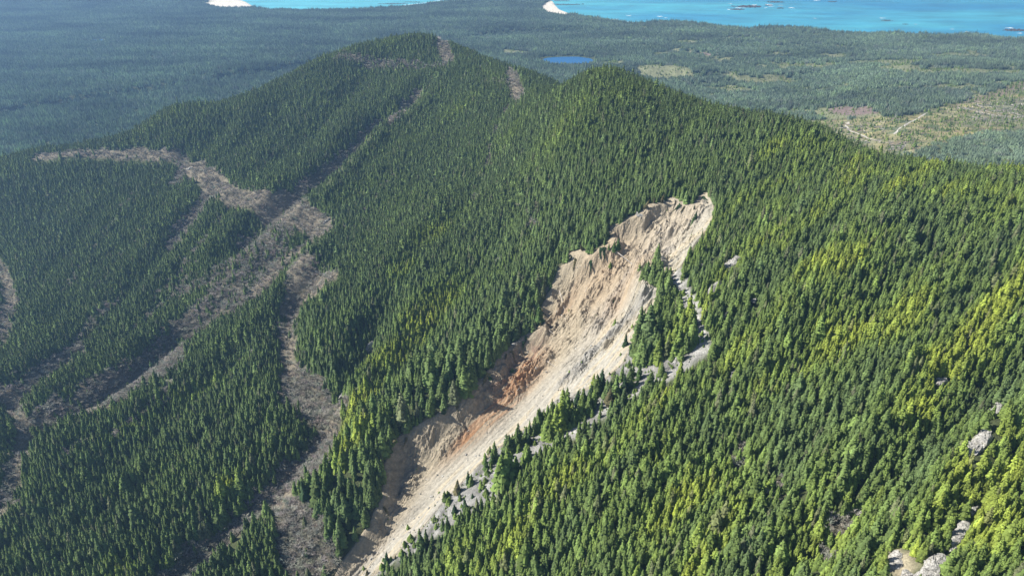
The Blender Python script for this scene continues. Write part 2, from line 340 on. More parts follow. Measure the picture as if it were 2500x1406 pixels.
# bare alder stands: (zone, alder density, conifer density left)
ALDER = [(Poly("690 905 730 885 768 905 810 965 830 1010 790 1060 735 1020 680 975"), 1.0, .04),
         (Line("835 1000 810 1050 760 1120 705 1170 650 1235 575 1300 500 1360 420 1410", 13), .95, .03),
         (Poly("672 1250 700 1215 755 1225 792 1262 800 1310 812 1345 835 1345 850 1372 800 1412 700 1412 672 1340"), 1.0, .05),
         (Line("1030 225 985 268 955 296", 10), .9, .08), (Line("925 305 880 352 825 405 770 445 712 488", 12), .95, .05),
         (Line("515 470 452 555 425 605", 18), .95, .05), (Line("605 590 560 640 500 690 440 715", 14), .8, .2),
         (Poly("625 560 715 560 700 620 640 700 560 755 500 800 430 850 345 905 250 965 150 1010 70 1045 60 1015 150 960 300 880 400 800 500 720 570 640"), .75, .22),
         (Poly("560 760 470 830 440 900 330 960 240 1010 110 1055 70 1060 150 1015 330 905 430 830"), .8, .1),
         (Poly("210 850 100 930 40 975 10 960 90 890 190 830"), .8, .1), (Poly("320 720 260 760 200 830 180 830 250 740"), .8, .2),
         (Line("830 138 900 150 1000 160 1080 160", 18), .7, .3), (Line("1185 200 1240 205", 12), .6, .35),
         (Line("700 1000 660 1120", 8), .15, .8), (Poly("1270 490 1310 500 1320 560 1290 560"), .5, .5),
         (Poly("770 1080 800 1050 825 1075 800 1130 745 1175 700 1200 720 1150"), .9, .05),
         (Poly("2010 1270 2080 1240 2110 1265 2070 1310 2020 1320", 3), .75, .15), (Poly("1985 1340 2030 1330 2050 1370 2000 1390", 3), .75, .15),
         (Poly("1770 1100 1810 1090 1825 1130 1790 1155", 3), .6, .3), (Poly("1870 1180 1905 1170 1920 1215 1885 1225", 3), .5, .4),
         (Line("330 470 280 540 200 650 150 720", 5), .6, .45), (Line("480 640 400 740 330 800", 5), .6, .45), (Line("420 930 350 1010 280 1070", 5), .7, .35), (Line("640 850 560 920 470 1000 400 1050", 5), .6, .45),
         (Line("1252 245 1218 300 1198 360 1188 430 1150 500", 5), .55, .45), (Line("620 330 560 400 520 440", 5), .5, .5), (Line("880 200 820 280 770 330", 4), .5, .5), (Line("700 330 640 400", 4), .5, .5),
         (Line("560 500 500 590 430 680 380 730", 6), .7, .35), (Line("150 560 90 650 50 720", 5), .5, .5), (Line("960 430 900 500 840 560", 4), .45, .6), (Line("200 1080 120 1150 60 1220", 6), .5, .5),
         (Line("700 640 640 700 560 770", 7), .8, .25), (Line("350 560 300 620 240 700", 5), .5, .5), (Line("1060 600 1010 680 960 740", 4), .4, .65), (Line("680 1180 560 1270", 6), .5, .5),
         (Poly("380 985 415 970 410 1000 385 1010", 3), .6, .3), (Line("440 378 452 410 428 450", 13), .85, .1)]
# grey scree with scattered trees right of the slide, and the wooded tongues in it
SCREE = Poly("1628 652 1655 648 1672 690 1702 745 1704 790 1735 848 1722 872 1690 868 1640 925 1560 958 1480 1018 1380 1084 1310 1112 1250 1172 1190 1232 1110 1290 1040 1330 950 1380 900 1420 860 1430 890 1404 945 1368 1020 1298 1078 1226 1120 1180 1200 1100 1285 1040 1340 1003 1400 960 1475 923 1520 883 1536 848 1560 800 1590 758 1600 720 1622 690", 3)
CHUTE = Line("1632 652 1652 672 1668 705 1692 742 1700 785 1716 825 1722 850 1700 868 1662 900 1640 915", 5.5)
WOODED = [(Poly("1612 668 1630 672 1640 720 1662 770 1690 800 1692 850 1660 880 1640 862 1610 880 1560 900 1540 868 1560 820 1590 790 1600 720", 3), 1.0),
          (Line("1380 1010 1330 1035 1280 1075 1230 1110 1180 1145", 5), .75), (Line("1425 975 1460 950 1480 965 1520 960 1548 930", 6), .5),
          (Line("1290 1130 1250 1165 1225 1190", 5), .6), (Line("1340 1060 1400 1030 1440 1000", 6), .5), (Line("1125 1195 1150 1180", 3), .6)]
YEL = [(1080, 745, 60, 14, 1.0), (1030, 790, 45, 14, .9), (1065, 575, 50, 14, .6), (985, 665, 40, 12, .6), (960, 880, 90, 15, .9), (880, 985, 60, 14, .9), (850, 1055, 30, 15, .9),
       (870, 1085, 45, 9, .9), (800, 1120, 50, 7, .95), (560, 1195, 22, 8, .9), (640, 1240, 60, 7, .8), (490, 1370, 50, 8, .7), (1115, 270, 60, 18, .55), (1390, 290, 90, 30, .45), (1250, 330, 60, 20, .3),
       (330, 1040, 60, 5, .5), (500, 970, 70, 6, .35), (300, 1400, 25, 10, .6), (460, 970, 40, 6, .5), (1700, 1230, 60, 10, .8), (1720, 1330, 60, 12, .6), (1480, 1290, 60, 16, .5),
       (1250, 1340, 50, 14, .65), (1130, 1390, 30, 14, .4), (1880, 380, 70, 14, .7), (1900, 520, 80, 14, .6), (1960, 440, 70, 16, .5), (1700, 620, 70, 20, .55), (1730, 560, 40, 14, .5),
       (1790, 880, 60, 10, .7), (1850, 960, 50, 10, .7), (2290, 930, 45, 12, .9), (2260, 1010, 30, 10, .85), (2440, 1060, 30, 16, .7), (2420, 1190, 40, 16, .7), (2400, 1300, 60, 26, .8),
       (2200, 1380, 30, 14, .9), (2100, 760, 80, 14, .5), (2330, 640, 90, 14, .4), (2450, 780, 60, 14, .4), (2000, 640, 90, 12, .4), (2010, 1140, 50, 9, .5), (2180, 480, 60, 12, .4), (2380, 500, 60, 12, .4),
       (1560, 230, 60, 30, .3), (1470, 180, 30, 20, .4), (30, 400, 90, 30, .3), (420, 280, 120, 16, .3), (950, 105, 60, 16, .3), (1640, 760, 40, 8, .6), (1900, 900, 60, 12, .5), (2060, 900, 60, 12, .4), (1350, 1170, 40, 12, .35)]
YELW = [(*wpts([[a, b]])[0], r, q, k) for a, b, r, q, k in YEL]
TALL = [Poly("1290 690 1340 690 1300 790 1240 830 1180 900 1130 960 1050 1010 960 1060 930 1120 925 1210 895 1290 840 1370 800 1300 740 1190 850 1080 940 960 1060 900 1180 800", 14)]
CLEAR = [Poly("1540 165 1600 158 1680 166 1700 182 1650 196 1570 190", 25), Poly("1860 150 1960 156 2060 160 2000 170 1900 165", 25), Poly("2060 150 2200 146 2300 150 2220 160", 25),
         Poly("2120 165 2250 162 2400 170 2500 172 2500 182 2350 182 2200 180", 25), Poly("1640 125 1700 132 1762 134 1730 128 1660 124", 10), Poly("1930 268 2060 262 2180 280 2140 288 2000 290", 12),
         Poly("1780 196 1900 186 1990 196 1940 206 1840 206", 20), Poly("1960 134 2060 132 2120 138 2040 142", 12), Poly("2250 210 2360 206 2420 214 2330 222", 20), Poly("1225 122 1290 126 1290 132 1230 134", 10),
         Poly("1460 150 1530 150 1520 160 1450 158", 10), Poly("1720 214 1780 210 1840 222 1780 228", 20), Poly("2210 132 2330 130 2460 140 2300 142", 20)]
LOGGED = Poly("1930 292 2080 290 2200 285 2290 262 2380 238 2520 190 2560 200 2560 330 2380 330 2250 372 2160 420 2050 400 1960 330", 20)
PLANT = Poly("2560 320 2400 322 2290 352 2200 372 2150 420 2560 430", 20)
LITTLE = Line("-300 300 0 281 100 266 200 249", 14)
for _z in (LOGGED, PLANT):        # corners that lie behind the near ridge are taken on the valley floor
    _q = _z.p[:, 1] < 1500
    _raw = px_pairs("1930 292 2080 290 2200 285 2290 262 2380 238 2520 190 2560 200 2560 330 2380 330 2250 372 2160 420 2050 400 1960 330" if _z is LOGGED else "2560 320 2400 322 2290 352 2200 372 2150 420 2560 430")
    _z.p[_q] = np.stack(at_level(_raw[_q, 0], _raw[_q, 1], 20.0), 1)
def openness(X, Y):
    """1 where the ground lies open: strips, scree, scar"""
    k = np.maximum(SCREE.k(X, Y)*.6, SLIDE_POLY.k(X, Y, 2.0))
    for z, c in WOODED: k *= 1-z.k(X, Y)*c
    k *= 1-ISL_POLY.k(X, Y, 2.0)
    for z in STRIPS+[CHUTE]: k = np.maximum(k, z.k(X, Y))
    for z, a, c in ALDER: k = np.maximum(k, z.k(X, Y)*a*(1-c)*.9)
    for x, y, r in ROCK_FEET: k = np.maximum(k, np.exp(-(((X-x)**2+(Y-y)**2)/(r*r))**2))
    return k
def blocks_open(X, Y, Z, h):
    """how much open ground a tree of this height would stand in front of (clearings keep their edges)"""
    r = np.zeros(len(X))
    for f in (.9, .55):
        hx, hy, hz = X.copy(), Y.copy(), Z+h*f; L = np.sqrt(X**2+Y**2+(hz-CAM_H)**2); dx, dy, dz = X/L, Y/L, (hz-CAM_H)/L; done = np.zeros(len(X), bool); qx, qy = X.copy(), Y.copy()
        for t in np.arange(6, 150, 6.0):
            x, y, z = hx+dx*t, hy+dy*t, hz+dz*t; u = (z < gz(x, y)) & ~done; qx[u] = x[u]; qy[u] = y[u]; done |= u
        r = np.maximum(r, openness(qx, qy)*done)
    return r
STONY = Poly("2150 1350 2190 1335 2225 1350 2240 1385 2200 1412 2160 1400", 2)
def lowland(X, Y, Z):
    """the flat ground behind the ridges, which carries the plain's own wood"""
    n = 14*gnoise(X/60, Y/60)+6*gnoise(X/15, Y/15)
    return ((Y > 1700) & (Z+n < 42)) | ((X > 500) & (Y > 1450) & (Z+n < 75)) | ((X > 1250) & (Y > 1650))
def zones(X, Y):
    """conifer density, alder density, floor colour, brush density"""
    sh = np.shape(X); X = np.ravel(X).astype(float); Y = np.ravel(Y).astype(float)
    jx = X+8*gnoise(X/24, Y/24)+5*gnoise(X/8, Y/8); jy = Y+8*gnoise(X/24+7, Y/24)+5*gnoise(X/8+3, Y/8)
    con = np.ones(X.shape); ald = np.zeros(X.shape)
    F = np.tile(np.array([.055, .068, .03]), (len(X), 1))*(1+.3*gnoise(X/15, Y/15))[:, None]
    def paint(k, col): F[:] = F*(1-k[:, None])+np.asarray(col)*k[:, None]
    for z, a, c in ALDER:
        k = z.k(jx, jy); con *= 1-k*(1-c); ald = np.maximum(ald, a*k); paint(k*.75, (.125, .108, .085))
    for z in STRIPS:
        k = z.k(jx, jy, z.wd*.9)*0+Line.k(z, jx, jy, 12.0); con *= 1-.5*k; ald = np.maximum(ald, .6*k); paint(k*.4, (.13, .11, .09))
        k = z.k(jx, jy); con *= 1-k*.985; ald *= 1-k*.45; paint(k, (.165, .145, .11))
    k = SCREE.k(X+7*gnoise(X/14, Y/14)+5*gnoise(X/5, Y/5), Y+7*gnoise(X/14+4, Y/14)); con *= 1-k*.95; ald *= 1-k
    paint(k, np.stack([.20+.0*X, .198+.0*X, .19+.0*X], 1)*(1+.55*fbm(X/7, Y/7, 4, seed=24)+.35*fbm(X/30, Y/18, 2, seed=25))[:, None])
    for z, c in WOODED:
        k = z.k(X, Y); con = np.maximum(con, k*c); paint(k*.45, (.12, .12, .08))
    k = STONY.k(X, Y); con *= 1-k*.8; paint(k, (.27, .24, .17))
    k = CHUTE.k(X+3*gnoise(X/9, Y/9), Y, 2.5); con *= 1-k*.97; paint(k, np.stack([.30+.0*X, .298+.0*X, .285+.0*X], 1)*(1+.5*fbm(X/6, Y/6, 4, seed=26))[:, None])
    ins = SLIDE_POLY.k(X, Y, 3.0); k = (ins > .35); con[k] = 0; ald[k] = 0
    con = np.maximum(con, ISL_POLY.k(X, Y, 1.5))
    paint(ins, (.36, .29, .215))
    far = sstep(1500, 2200, Y)
    cn = fbm(X/190, Y/120, 3, seed=21)+.25*fbm(X/40, Y/40, 2, seed=22)
    right = sstep(300, 900, X)*far
    clr = sstep(.42, .62, cn)*right
    for z in CLEAR: clr = np.maximum(clr, z.k(X+25*gnoise(X/50, Y/50), Y+25*gnoise(X/50+3, Y/50)))
    con *= 1-.9*clr; paint(clr, (.175, .185, .105))
    k = LOGGED.k(jx, jy); con *= 1-.93*k; paint(k, np.stack([.20+.05*cn, .19+.03*cn, .10+.0*cn], 1)*(1+.5*fbm(X/45, Y/28, 4, seed=27))[:, None]); mo = sstep(.15, .5, fbm(X/70, Y/38, 3, seed=28))*k; paint(mo*.7, (.05, .085, .045)); paint(sstep(.3, .6, fbm(X/60+9, Y/34, 3, seed=29))*k*.6, (.17, .125, .10))
    br = LOGB.k(jx, jy); paint(br*.8*k, (.17, .135, .11)); paint(PINK.k(jx, jy), (.17, .13, .115))
    k = PLANT.k(jx, jy); con = np.maximum(con*(1-k), k*.8)
    for L in LAKES:
        c = L.mean(0); rx = np.abs(L[:, 0]-c[0]).max(); ry = np.abs(L[:, 1]-c[1]).max(); q = np.hypot((X-c[0])/rx, (Y-c[1])/ry)
        con[q < 1.04] = 0
    paint(LITTLE.k(X, Y)*.5, (.1, .09, .07))
    return con.reshape(sh), ald.reshape(sh), F.reshape(sh+(3,)), clr.reshape(sh)
SLIDE_POLY = Poly("0 0 0 0 0 0"); SLIDE_POLY.p = SLIDE; ISL_POLY = Poly("0 0 0 0 0 0"); ISL_POLY.p = ISLAND
LOGB = Poly("2330 245 2420 225 2520 190 2520 215 2440 235 2360 255", 15)
PINK = Poly("2020 262 2100 258 2200 268 2190 280 2080 284 2030 276", 12)
TRACKS = [Line("2182 328 2192 318 2215 303 2240 290 2262 276", 9), Line("2072 298 2064 306 2072 318 2095 326 2118 338 2150 346", 9), Line("2352 266 2368 268 2400 276 2440 284 2510 286", 8)]
BEACH = [(wpts("498 10 512 1 560 -6 600 4 622 17 590 22 540 20 515 16"), 0), (wpts("1324 14 1336 5 1350 3 1358 13 1368 24 1396 35 1376 40 1342 34 1322 24"), 0)]
def slope_of(X, Y, e=8.0):
    return (gz(X+e, Y)-gz(X-e, Y))/(2*e), (gz(X, Y+e)-gz(X, Y-e))/(2*e)
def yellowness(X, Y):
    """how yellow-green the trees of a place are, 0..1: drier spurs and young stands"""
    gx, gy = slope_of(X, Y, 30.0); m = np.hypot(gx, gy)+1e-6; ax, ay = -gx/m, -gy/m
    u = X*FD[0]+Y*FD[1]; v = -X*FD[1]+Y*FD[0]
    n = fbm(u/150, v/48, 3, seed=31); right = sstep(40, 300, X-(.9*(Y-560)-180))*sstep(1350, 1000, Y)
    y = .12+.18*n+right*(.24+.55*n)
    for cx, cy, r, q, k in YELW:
        q = q*(2.1 if cx < 60 else 1.4); k = min(1.0, k*(1.2 if cx < 60 else 1.05))  # sunlit look of the left spurs put into a wider, stronger tint
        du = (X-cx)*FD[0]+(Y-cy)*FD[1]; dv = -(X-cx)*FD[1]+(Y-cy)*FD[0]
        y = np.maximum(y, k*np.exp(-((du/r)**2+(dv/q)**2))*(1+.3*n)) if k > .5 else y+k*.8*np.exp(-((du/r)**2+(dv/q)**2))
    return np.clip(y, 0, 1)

# ---------------------------------------------------------------- small builders
COL = sc.collection
def np_mesh(name, V, F, mats=(), mat_idx=None, smooth=False, colors=None):
    """mesh from arrays; F is (n,k) or a list of such arrays"""
    Fs = F if isinstance(F, list) and isinstance(F[0], np.ndarray) else [F]; Fs = [np.asarray(f, np.int32) for f in Fs if len(f)]
    me = bpy.data.meshes.new(name); V = np.asarray(V, np.float32); me.vertices.add(len(V)); me.vertices.foreach_set('co', V.ravel())
    tot = sum(f.size for f in Fs); n = sum(len(f) for f in Fs); me.loops.add(tot); me.polygons.add(n)
    me.loops.foreach_set('vertex_index', np.concatenate([f.ravel() for f in Fs]))
    ln = np.concatenate([np.full(len(f), f.shape[1], np.int32) for f in Fs]); st = np.concatenate([[0], np.cumsum(ln)[:-1]]).astype(np.int32)
    me.polygons.foreach_set('loop_start', st); me.polygons.foreach_set('loop_total', ln)
    for m in mats: me.materials.append(m)
    if mat_idx is not None: me.polygons.foreach_set('material_index', np.asarray(mat_idx, np.int32))
    me.polygons.foreach_set('use_smooth', np.full(n, smooth))
    if colors is not None:
        for k, c in colors.items():
            c = np.asarray(c, np.float32)
            if c.ndim == 1: a = me.attributes.new(k, 'FLOAT', 'POINT'); a.data.foreach_set('value', c)
            else: a = me.attributes.new(k, 'FLOAT_VECTOR', 'POINT'); a.data.foreach_set('vector', c.ravel())
    me.update(calc_edges=True); return me
def link(name, me, parent=None, loc=None, rot=None, scale=None):
    o = bpy.data.objects.new(name, me); COL.objects.link(o)
    if parent: o.parent = parent
    if loc is not None: o.location = loc
    if rot is not None: o.rotation_euler = rot
    if scale is not None: o.scale = scale
    return o
def tag(o, label=None, cat=None, group=None, kind=None):
    if label: o['label'] = label
    if cat: o['category'] = cat
    if group: o['group'] = group
    if kind: o['kind'] = kind
    return o

# ---------------------------------------------------------------- materials
class N:
    def __init__(s, name):
        s.m = bpy.data.materials.new(name); s.m.use_nodes = True; s.t = s.m.node_tree; s.b = s.t.nodes['Principled BSDF']; s.out = s.t.nodes['Material Output']
    def n(s, typ, **kw):
        x = s.t.nodes.new(typ)
        for k, v in kw.items():
            if k.startswith('i_'): x.inputs[k[2:].replace('_', ' ')].default_value = v
            else: setattr(x, k, v)
        return x
    def l(s, a, b): s.t.links.new(a, b)
    def math(s, op, a, b=None, clamp=False):
        x = s.n('ShaderNodeMath', operation=op, use_clamp=clamp)
        for i, v in enumerate((a, b)):
            if v is None: continue
            if isinstance(v, (int, float)): x.inputs[i].default_value = v
            else: s.l(v, x.inputs[i])
        return x.outputs[0]
    def noise(s, scale, detail=3, rough=.5, vec=None):
        x = s.n('ShaderNodeTexNoise'); x.inputs['Scale'].default_value = scale; x.inputs['Detail'].default_value = detail; x.inputs['Roughness'].default_value = rough
        if vec is not None: s.l(vec, x.inputs['Vector'])
        return x.outputs['Fac']
    def pos(s): return s.n('ShaderNodeNewGeometry').outputs['Position']
    def scaled(s, vec, k):       # colour times a factor
        x = s.n('ShaderNodeVectorMath', operation='SCALE'); s.l(vec, x.inputs[0])
        if isinstance(k, (int, float)): x.inputs['Scale'].default_value = k
        else: s.l(k, x.inputs['Scale'])
        return x.outputs[0]
    def rng(s, v, a, b, c, d):
        x = s.n('ShaderNodeMapRange'); s.l(v, x.inputs[0])
        for i, q in enumerate((a, b, c, d)): x.inputs[i+1].default_value = q
        return x.outputs[0]
    def mix(s, f, a, b):
        x = s.n('ShaderNodeMix', data_type='RGBA')
        for i, v in ((0, f), (6, a), (7, b)):
            if isinstance(v, (int, float)): x.inputs[i].default_value = v
            elif isinstance(v, tuple): x.inputs[i].default_value = (*v, 1)
            else: s.l(v, x.inputs[i])
        return x.outputs[2]
    def bump(s, h, strength, dist):
        x = s.n('ShaderNodeBump'); x.inputs['Strength'].default_value = strength; x.inputs['Distance'].default_value = dist; s.l(h, x.inputs['Height']); s.l(x.outputs[0], s.b.inputs['Normal'])
def attr(N_, name, typ='GEOMETRY'):
    x = N_.n('ShaderNodeAttribute', attribute_name=name, attribute_type=typ); return x

def m_ground():
    q = N('forest_floor'); a = attr(q, 'floor').outputs['Vector']; p = q.pos()
    k = q.rng(q.noise(.12, 5, .6, p), .3, .7, .7, 1.3); k2 = q.rng(q.noise(.6, 4, .65, p), .3, .7, .65, 1.35)
    q.l(q.scaled(a, q.math('MULTIPLY', k, k2)), q.b.inputs['Base Color']); q.b.inputs['Roughness'].default_value = .95; q.b.inputs['Specular IOR Level'].default_value = .15
    q.bump(q.noise(.5, 5, .65, p), 1.0, 1.6); return q.m
def m_slide():
    q = N('landslide_soil'); a = attr(q, 'soil').outputs['Vector']; p = q.pos()
    k = q.rng(q.noise(.35, 6, .62, p), .3, .7, .8, 1.2); s = q.noise(2.2, 4, .7, p); k2 = q.rng(s, .35, .65, .84, 1.16)
    q.l(q.scaled(a, q.math('MULTIPLY', k, k2)), q.b.inputs['Base Color']); q.b.inputs['Roughness'].default_value = .95; q.b.inputs['Specular IOR Level'].default_value = .15
    h = q.math('ADD', q.noise(.45, 6, .65, p), q.math('MULTIPLY', s, .35)); q.bump(h, 1.0, 1.3); return q.m
def m_crown():
    q = N('conifer_needles'); a = attr(q, 'tint', 'INSTANCER').outputs['Vector']; v = attr(q, 'shade').outputs['Fac']
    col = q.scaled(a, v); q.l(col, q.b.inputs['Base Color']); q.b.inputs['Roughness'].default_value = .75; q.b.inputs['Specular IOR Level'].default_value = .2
    tr = q.n('ShaderNodeBsdfTranslucent'); q.l(q.scaled(col, 1.35), tr.inputs[0]); mx = q.n('ShaderNodeMixShader'); mx.inputs[0].default_value = .38
    q.l(q.b.outputs[0], mx.inputs[1]); q.l(tr.outputs[0], mx.inputs[2]); q.l(mx.outputs[0], q.out.inputs[0]); return q.m
def m_plain(name, col, rough=.9, nscale=.5, amp=.3, bump=0.0, bscale=1.0, geo=True):
    q = N(name); p = q.pos() if geo else q.n('ShaderNodeTexCoord').outputs['Object']
    f = q.rng(q.noise(nscale, 5, .6, p), .3, .7, 1-amp, 1+amp); c = q.n('ShaderNodeRGB'); c.outputs[0].default_value = (*col, 1)
    q.l(q.scaled(c.outputs[0], f), q.b.inputs['Base Color']); q.b.inputs['Roughness'].default_value = rough; q.b.inputs['Specular IOR Level'].default_value = .2
    if bump: q.bump(q.noise(bscale, 6, .65, p), 1.0, bump)
    return q.m
def m_twig():
    q = N('bare_twigs'); a = attr(q, 'tint', 'INSTANCER').outputs['Vector']; q.l(q.scaled(a, attr(q, 'shade').outputs['Fac']), q.b.inputs['Base Color']); q.b.inputs['Roughness'].default_value = .9
    q.b.inputs['Specular IOR Level'].default_value = .1; return q.m
def m_rock():
    q = N('grey_rock'); p = q.pos(); a = q.noise(.35, 6, .65, p); vo = q.n('ShaderNodeTexVoronoi', feature='DISTANCE_TO_EDGE'); vo.inputs['Scale'].default_value = .45; q.l(p, vo.inputs['Vector'])
    cr = q.rng(vo.outputs['Distance'], 0, .08, .45, 1.0)
    col = q.mix(q.rng(a, .35, .65, 0, 1), (.17, .165, .155), (.50, .49, .46)); moss = q.rng(q.noise(.22, 4, .6, p), .58, .68, 0, .7)
    col = q.mix(moss, col, (.14, .13, .05)); q.l(q.scaled(col, cr), q.b.inputs['Base Color']); q.b.inputs['Roughness'].default_value = .9; q.bump(q.noise(.8, 6, .7, p), 1.0, 1.0); return q.m
def m_sea():
    q = N('sea_water'); p = q.pos(); sp = q.n('ShaderNodeSeparateXYZ'); q.l(p, sp.inputs[0])
    mp = q.n('ShaderNodeMapping'); mp.inputs['Scale'].default_value = (.35, 1.0, 1.0); mp.inputs['Rotation'].default_value = (0, 0, .25); q.l(p, mp.inputs[0])
    n1 = q.noise(.0016, 5, .55, mp.outputs[0]); f = q.math('ADD', q.rng(sp.outputs[0], -1500, 3500, 0, .9), q.rng(n1, .35, .65, -.4, .4), clamp=True)
    col = q.mix(f, (.075, .42, .47), (.018, .215, .37)); n2 = q.noise(.01, 4, .6, mp.outputs[0]); col = q.scaled(col, q.rng(n2, .3, .7, .75, 1.25))
    q.l(col, q.b.inputs['Base Color']); q.b.inputs['Roughness'].default_value = .28; q.b.inputs['IOR'].default_value = 1.33
    w1 = q.noise(.06, 6, .65, mp.outputs[0]); q.bump(w1, 1.0, 1.2); return q.m
def m_lake():
    q = N('lake_water'); p = q.pos(); q.b.inputs['Base Color'].default_value = (.014, .10, .25, 1); q.b.inputs['Roughness'].default_value = .35; q.b.inputs['Specular IOR Level'].default_value = .25; q.bump(q.noise(.3, 4, .6, p), .4, .15); return q.m

M_GROUND, M_SLIDE, M_CROWN, M_TWIG, M_ROCK, M_SEA, M_LAKE = m_ground(), m_slide(), m_crown(), m_twig(), m_rock(), m_sea(), m_lake()
M_BARK = m_plain('conifer_bark', (.10, .075, .055)); M_GREYWOOD = m_plain('weathered_wood', (.46, .42, .38), nscale=.8)
M_TRACK = m_plain('gravel_track', (.38, .36, .32), nscale=.08, amp=.45); M_FOAM = m_plain('white_surf', (.66, .72, .74), nscale=.02, amp=.12)
M_SEAROCK = m_plain('dark_sea_rock', (.075, .065, .06), nscale=.05, amp=.4, bump=2.0, bscale=.1)

# ---------------------------------------------------------------- the ground, one sheet to the horizon
CON, ALD, FLOOR, CLR = zones(GX2, GY2)
bk = np.zeros(GX2.shape)
for b, z in BEACH:
    m = (GX2 > b[:, 0].min()-80) & (GX2 < b[:, 0].max()+80) & (GY2 > b[:, 1].min()-80) & (GY2 < b[:, 1].max()+80)
    d, _ = seg_dist(GX2[m], GY2[m], np.vstack([b, b[:1]])); d = np.where(in_poly(GX2[m], GY2[m], b), d, -d); bk[m] = np.maximum(bk[m], sstep(-15, 15, d))
CON *= 1-bk; CON[GS < 12] = 0; ALD[GS < 12] = 0
FLOOR = FLOOR*(1-bk[..., None])+np.array([.66, .60, .50])*bk[..., None]
sh_ = np.exp(-(GS/9.0)**2)*(1-bk)*(GS > -30); FLOOR = FLOOR*(1-.6*sh_[..., None])+np.array([.2, .19, .17])*.6*sh_[..., None]
def grid_faces(ny, nx, keep=None):
    j, i = np.mgrid[0:ny-1, 0:nx-1]; a = j*nx+i; f = np.stack([a, a+1, a+nx+1, a+nx], -1).reshape(-1, 4)
    return f if keep is None else f[keep.ravel()]
ny, nx = GX2.shape
me = np_mesh('ground', np.stack([GX2, GY2, G2], -1).reshape(-1, 3), grid_faces(ny, nx), [M_GROUND], smooth=True, colors={'floor': FLOOR.reshape(-1, 3)})
tag(link('ground', me), 'forested hills and flat coastal plain falling to the sea', kind='structure')

# ---------------------------------------------------------------- the scar as its own fine sheet
st = 1.3; xs = np.arange(SLIDE[:, 0].min()-8, SLIDE[:, 0].max()+8, st); ys = np.arange(SLIDE[:, 1].min()-8, SLIDE[:, 1].max()+8, st)
SX, SY = np.meshgrid(xs, ys); c, ins, dl, dr, rough, up, nrib, bank = slide_delta(SX, SY, True)
edge = np.minimum(dl, dr); sd = np.where(ins, edge, -edge); sz = samp(G1, SX, SY)
SZ = sz+np.where(ins, c, 0)-.1-np.where(sd < 0, np.minimum(-sd, 6)*.9, 0)
u, v = slide_uv(SX, SY)
def lerp3(a, b, k): return np.asarray(a)*(1-k[..., None])+np.asarray(b)*k[..., None]
S_ALB = .74; tan, grey, pale = np.array([.425, .368, .272]), np.array([.37, .36, .335]), np.array([.54, .475, .375])
wL = sstep(0, 1, dl/(dl+dr+1e-6))                                  # 0 at the left bank, 1 at the right edge
S = np.tile(tan, SX.shape+(1,)); low = sstep(.15, .5, u/SLEN)
S = lerp3(S, [.47, .443, .372], sstep(.25, .75, wL)*.9); S = lerp3(S, [.44, .425, .39], low*sstep(.2, .5, wL)*.45)
stre = fbm(u/130, v/4.5, 4, seed=41); S = S*(1+.16*stre[..., None])
S = lerp3(S, [.60, .50, .33], sstep(.1, .5, fbm(u/60, v/9, 3, seed=42)+.5*(wL-.6))*.5*sstep(.5, .7, wL))
S = lerp3(S, grey*.93, np.clip(nrib*sstep(.35, .6, wL+.15*stre), 0, 1)*.85)
def blob(px, py, r, q):
    cx, cy = wpts([[px, py]])[0]; du = (SX-cx)*FD[0]+(SY-cy)*FD[1]; dv = -(SX-cx)*FD[1]+(SY-cy)*FD[0]; return np.exp(-((du/r)**2+(dv/q)**2))
rust = np.clip(blob(1258, 900, 45, 15)+blob(1210, 960, 45, 12)+.9*blob(1180, 990, 40, 8)+.7*blob(1290, 850, 25, 14)+.5*blob(1150, 1010, 40, 5)+.4*blob(1380, 720, 30, 10), 0, 1)
S = lerp3(S, [.42, .20, .085], rust*.85*np.clip(.7+.9*stre, 0, 1)); S = lerp3(S, [.25, .15, .115], np.clip(blob(1295, 835, 28, 14)+.8*blob(1215, 930, 22, 12), 0, 1)*.7*sstep(-.2, .3, fbm(u/14, v/6, 3, seed=43)))
S = lerp3(S, [.48, .36, .24], np.clip(blob(1480, 640, 55, 35)+blob(1520, 690, 40, 20)+blob(1600, 620, 30, 12)*.6, 0, 1)*.65)
S = lerp3(S, [.29, .25, .20], sstep(.2, .7, bank*low)*.3)
S = S*(1-.12*np.clip(rough, 0, 1)*sstep(.1, .7, ridged(u/8, v/6, 3, seed=47)))[..., None]
S = lerp3(S, [.52, .46, .38], blob(1640, 530, 60, 30)*.5)
S *= (1+.15*fbm(SX/5, SY/5, 3, seed=44))[..., None]; S *= (.93+.12*np.clip(rough, 0, 1)*ridged(u/12, v/5, 3, seed=45))[..., None]
keep = (sd > -7); kf = keep[:-1, :-1] & keep[1:, 1:] & keep[:-1, 1:] & keep[1:, :-1]
F = grid_faces(*SX.shape, kf); used = np.unique(F); mp = np.full(SX.size, -1, np.int32); mp[used] = np.arange(len(used))
me = np_mesh('landslide', np.stack([SX, SY, SZ], -1).reshape(-1, 3)[used], mp[F], [M_SLIDE], smooth=False, colors={'soil': np.clip(S*S_ALB, .02, .8).reshape(-1, 3)[used]})
tag(link('landslide_slope', me), 'bare tan landslide scar running down through the forest', kind='structure')
def slide_z(x, y):
    i = np.clip(((np.asarray(x)-xs[0])/st).round().astype(int), 0, len(xs)-1); j = np.clip(((np.asarray(y)-ys[0])/st).round().astype(int), 0, len(ys)-1); return np.where(sd[j, i] > 0, SZ[j, i], samp(G1, x, y))

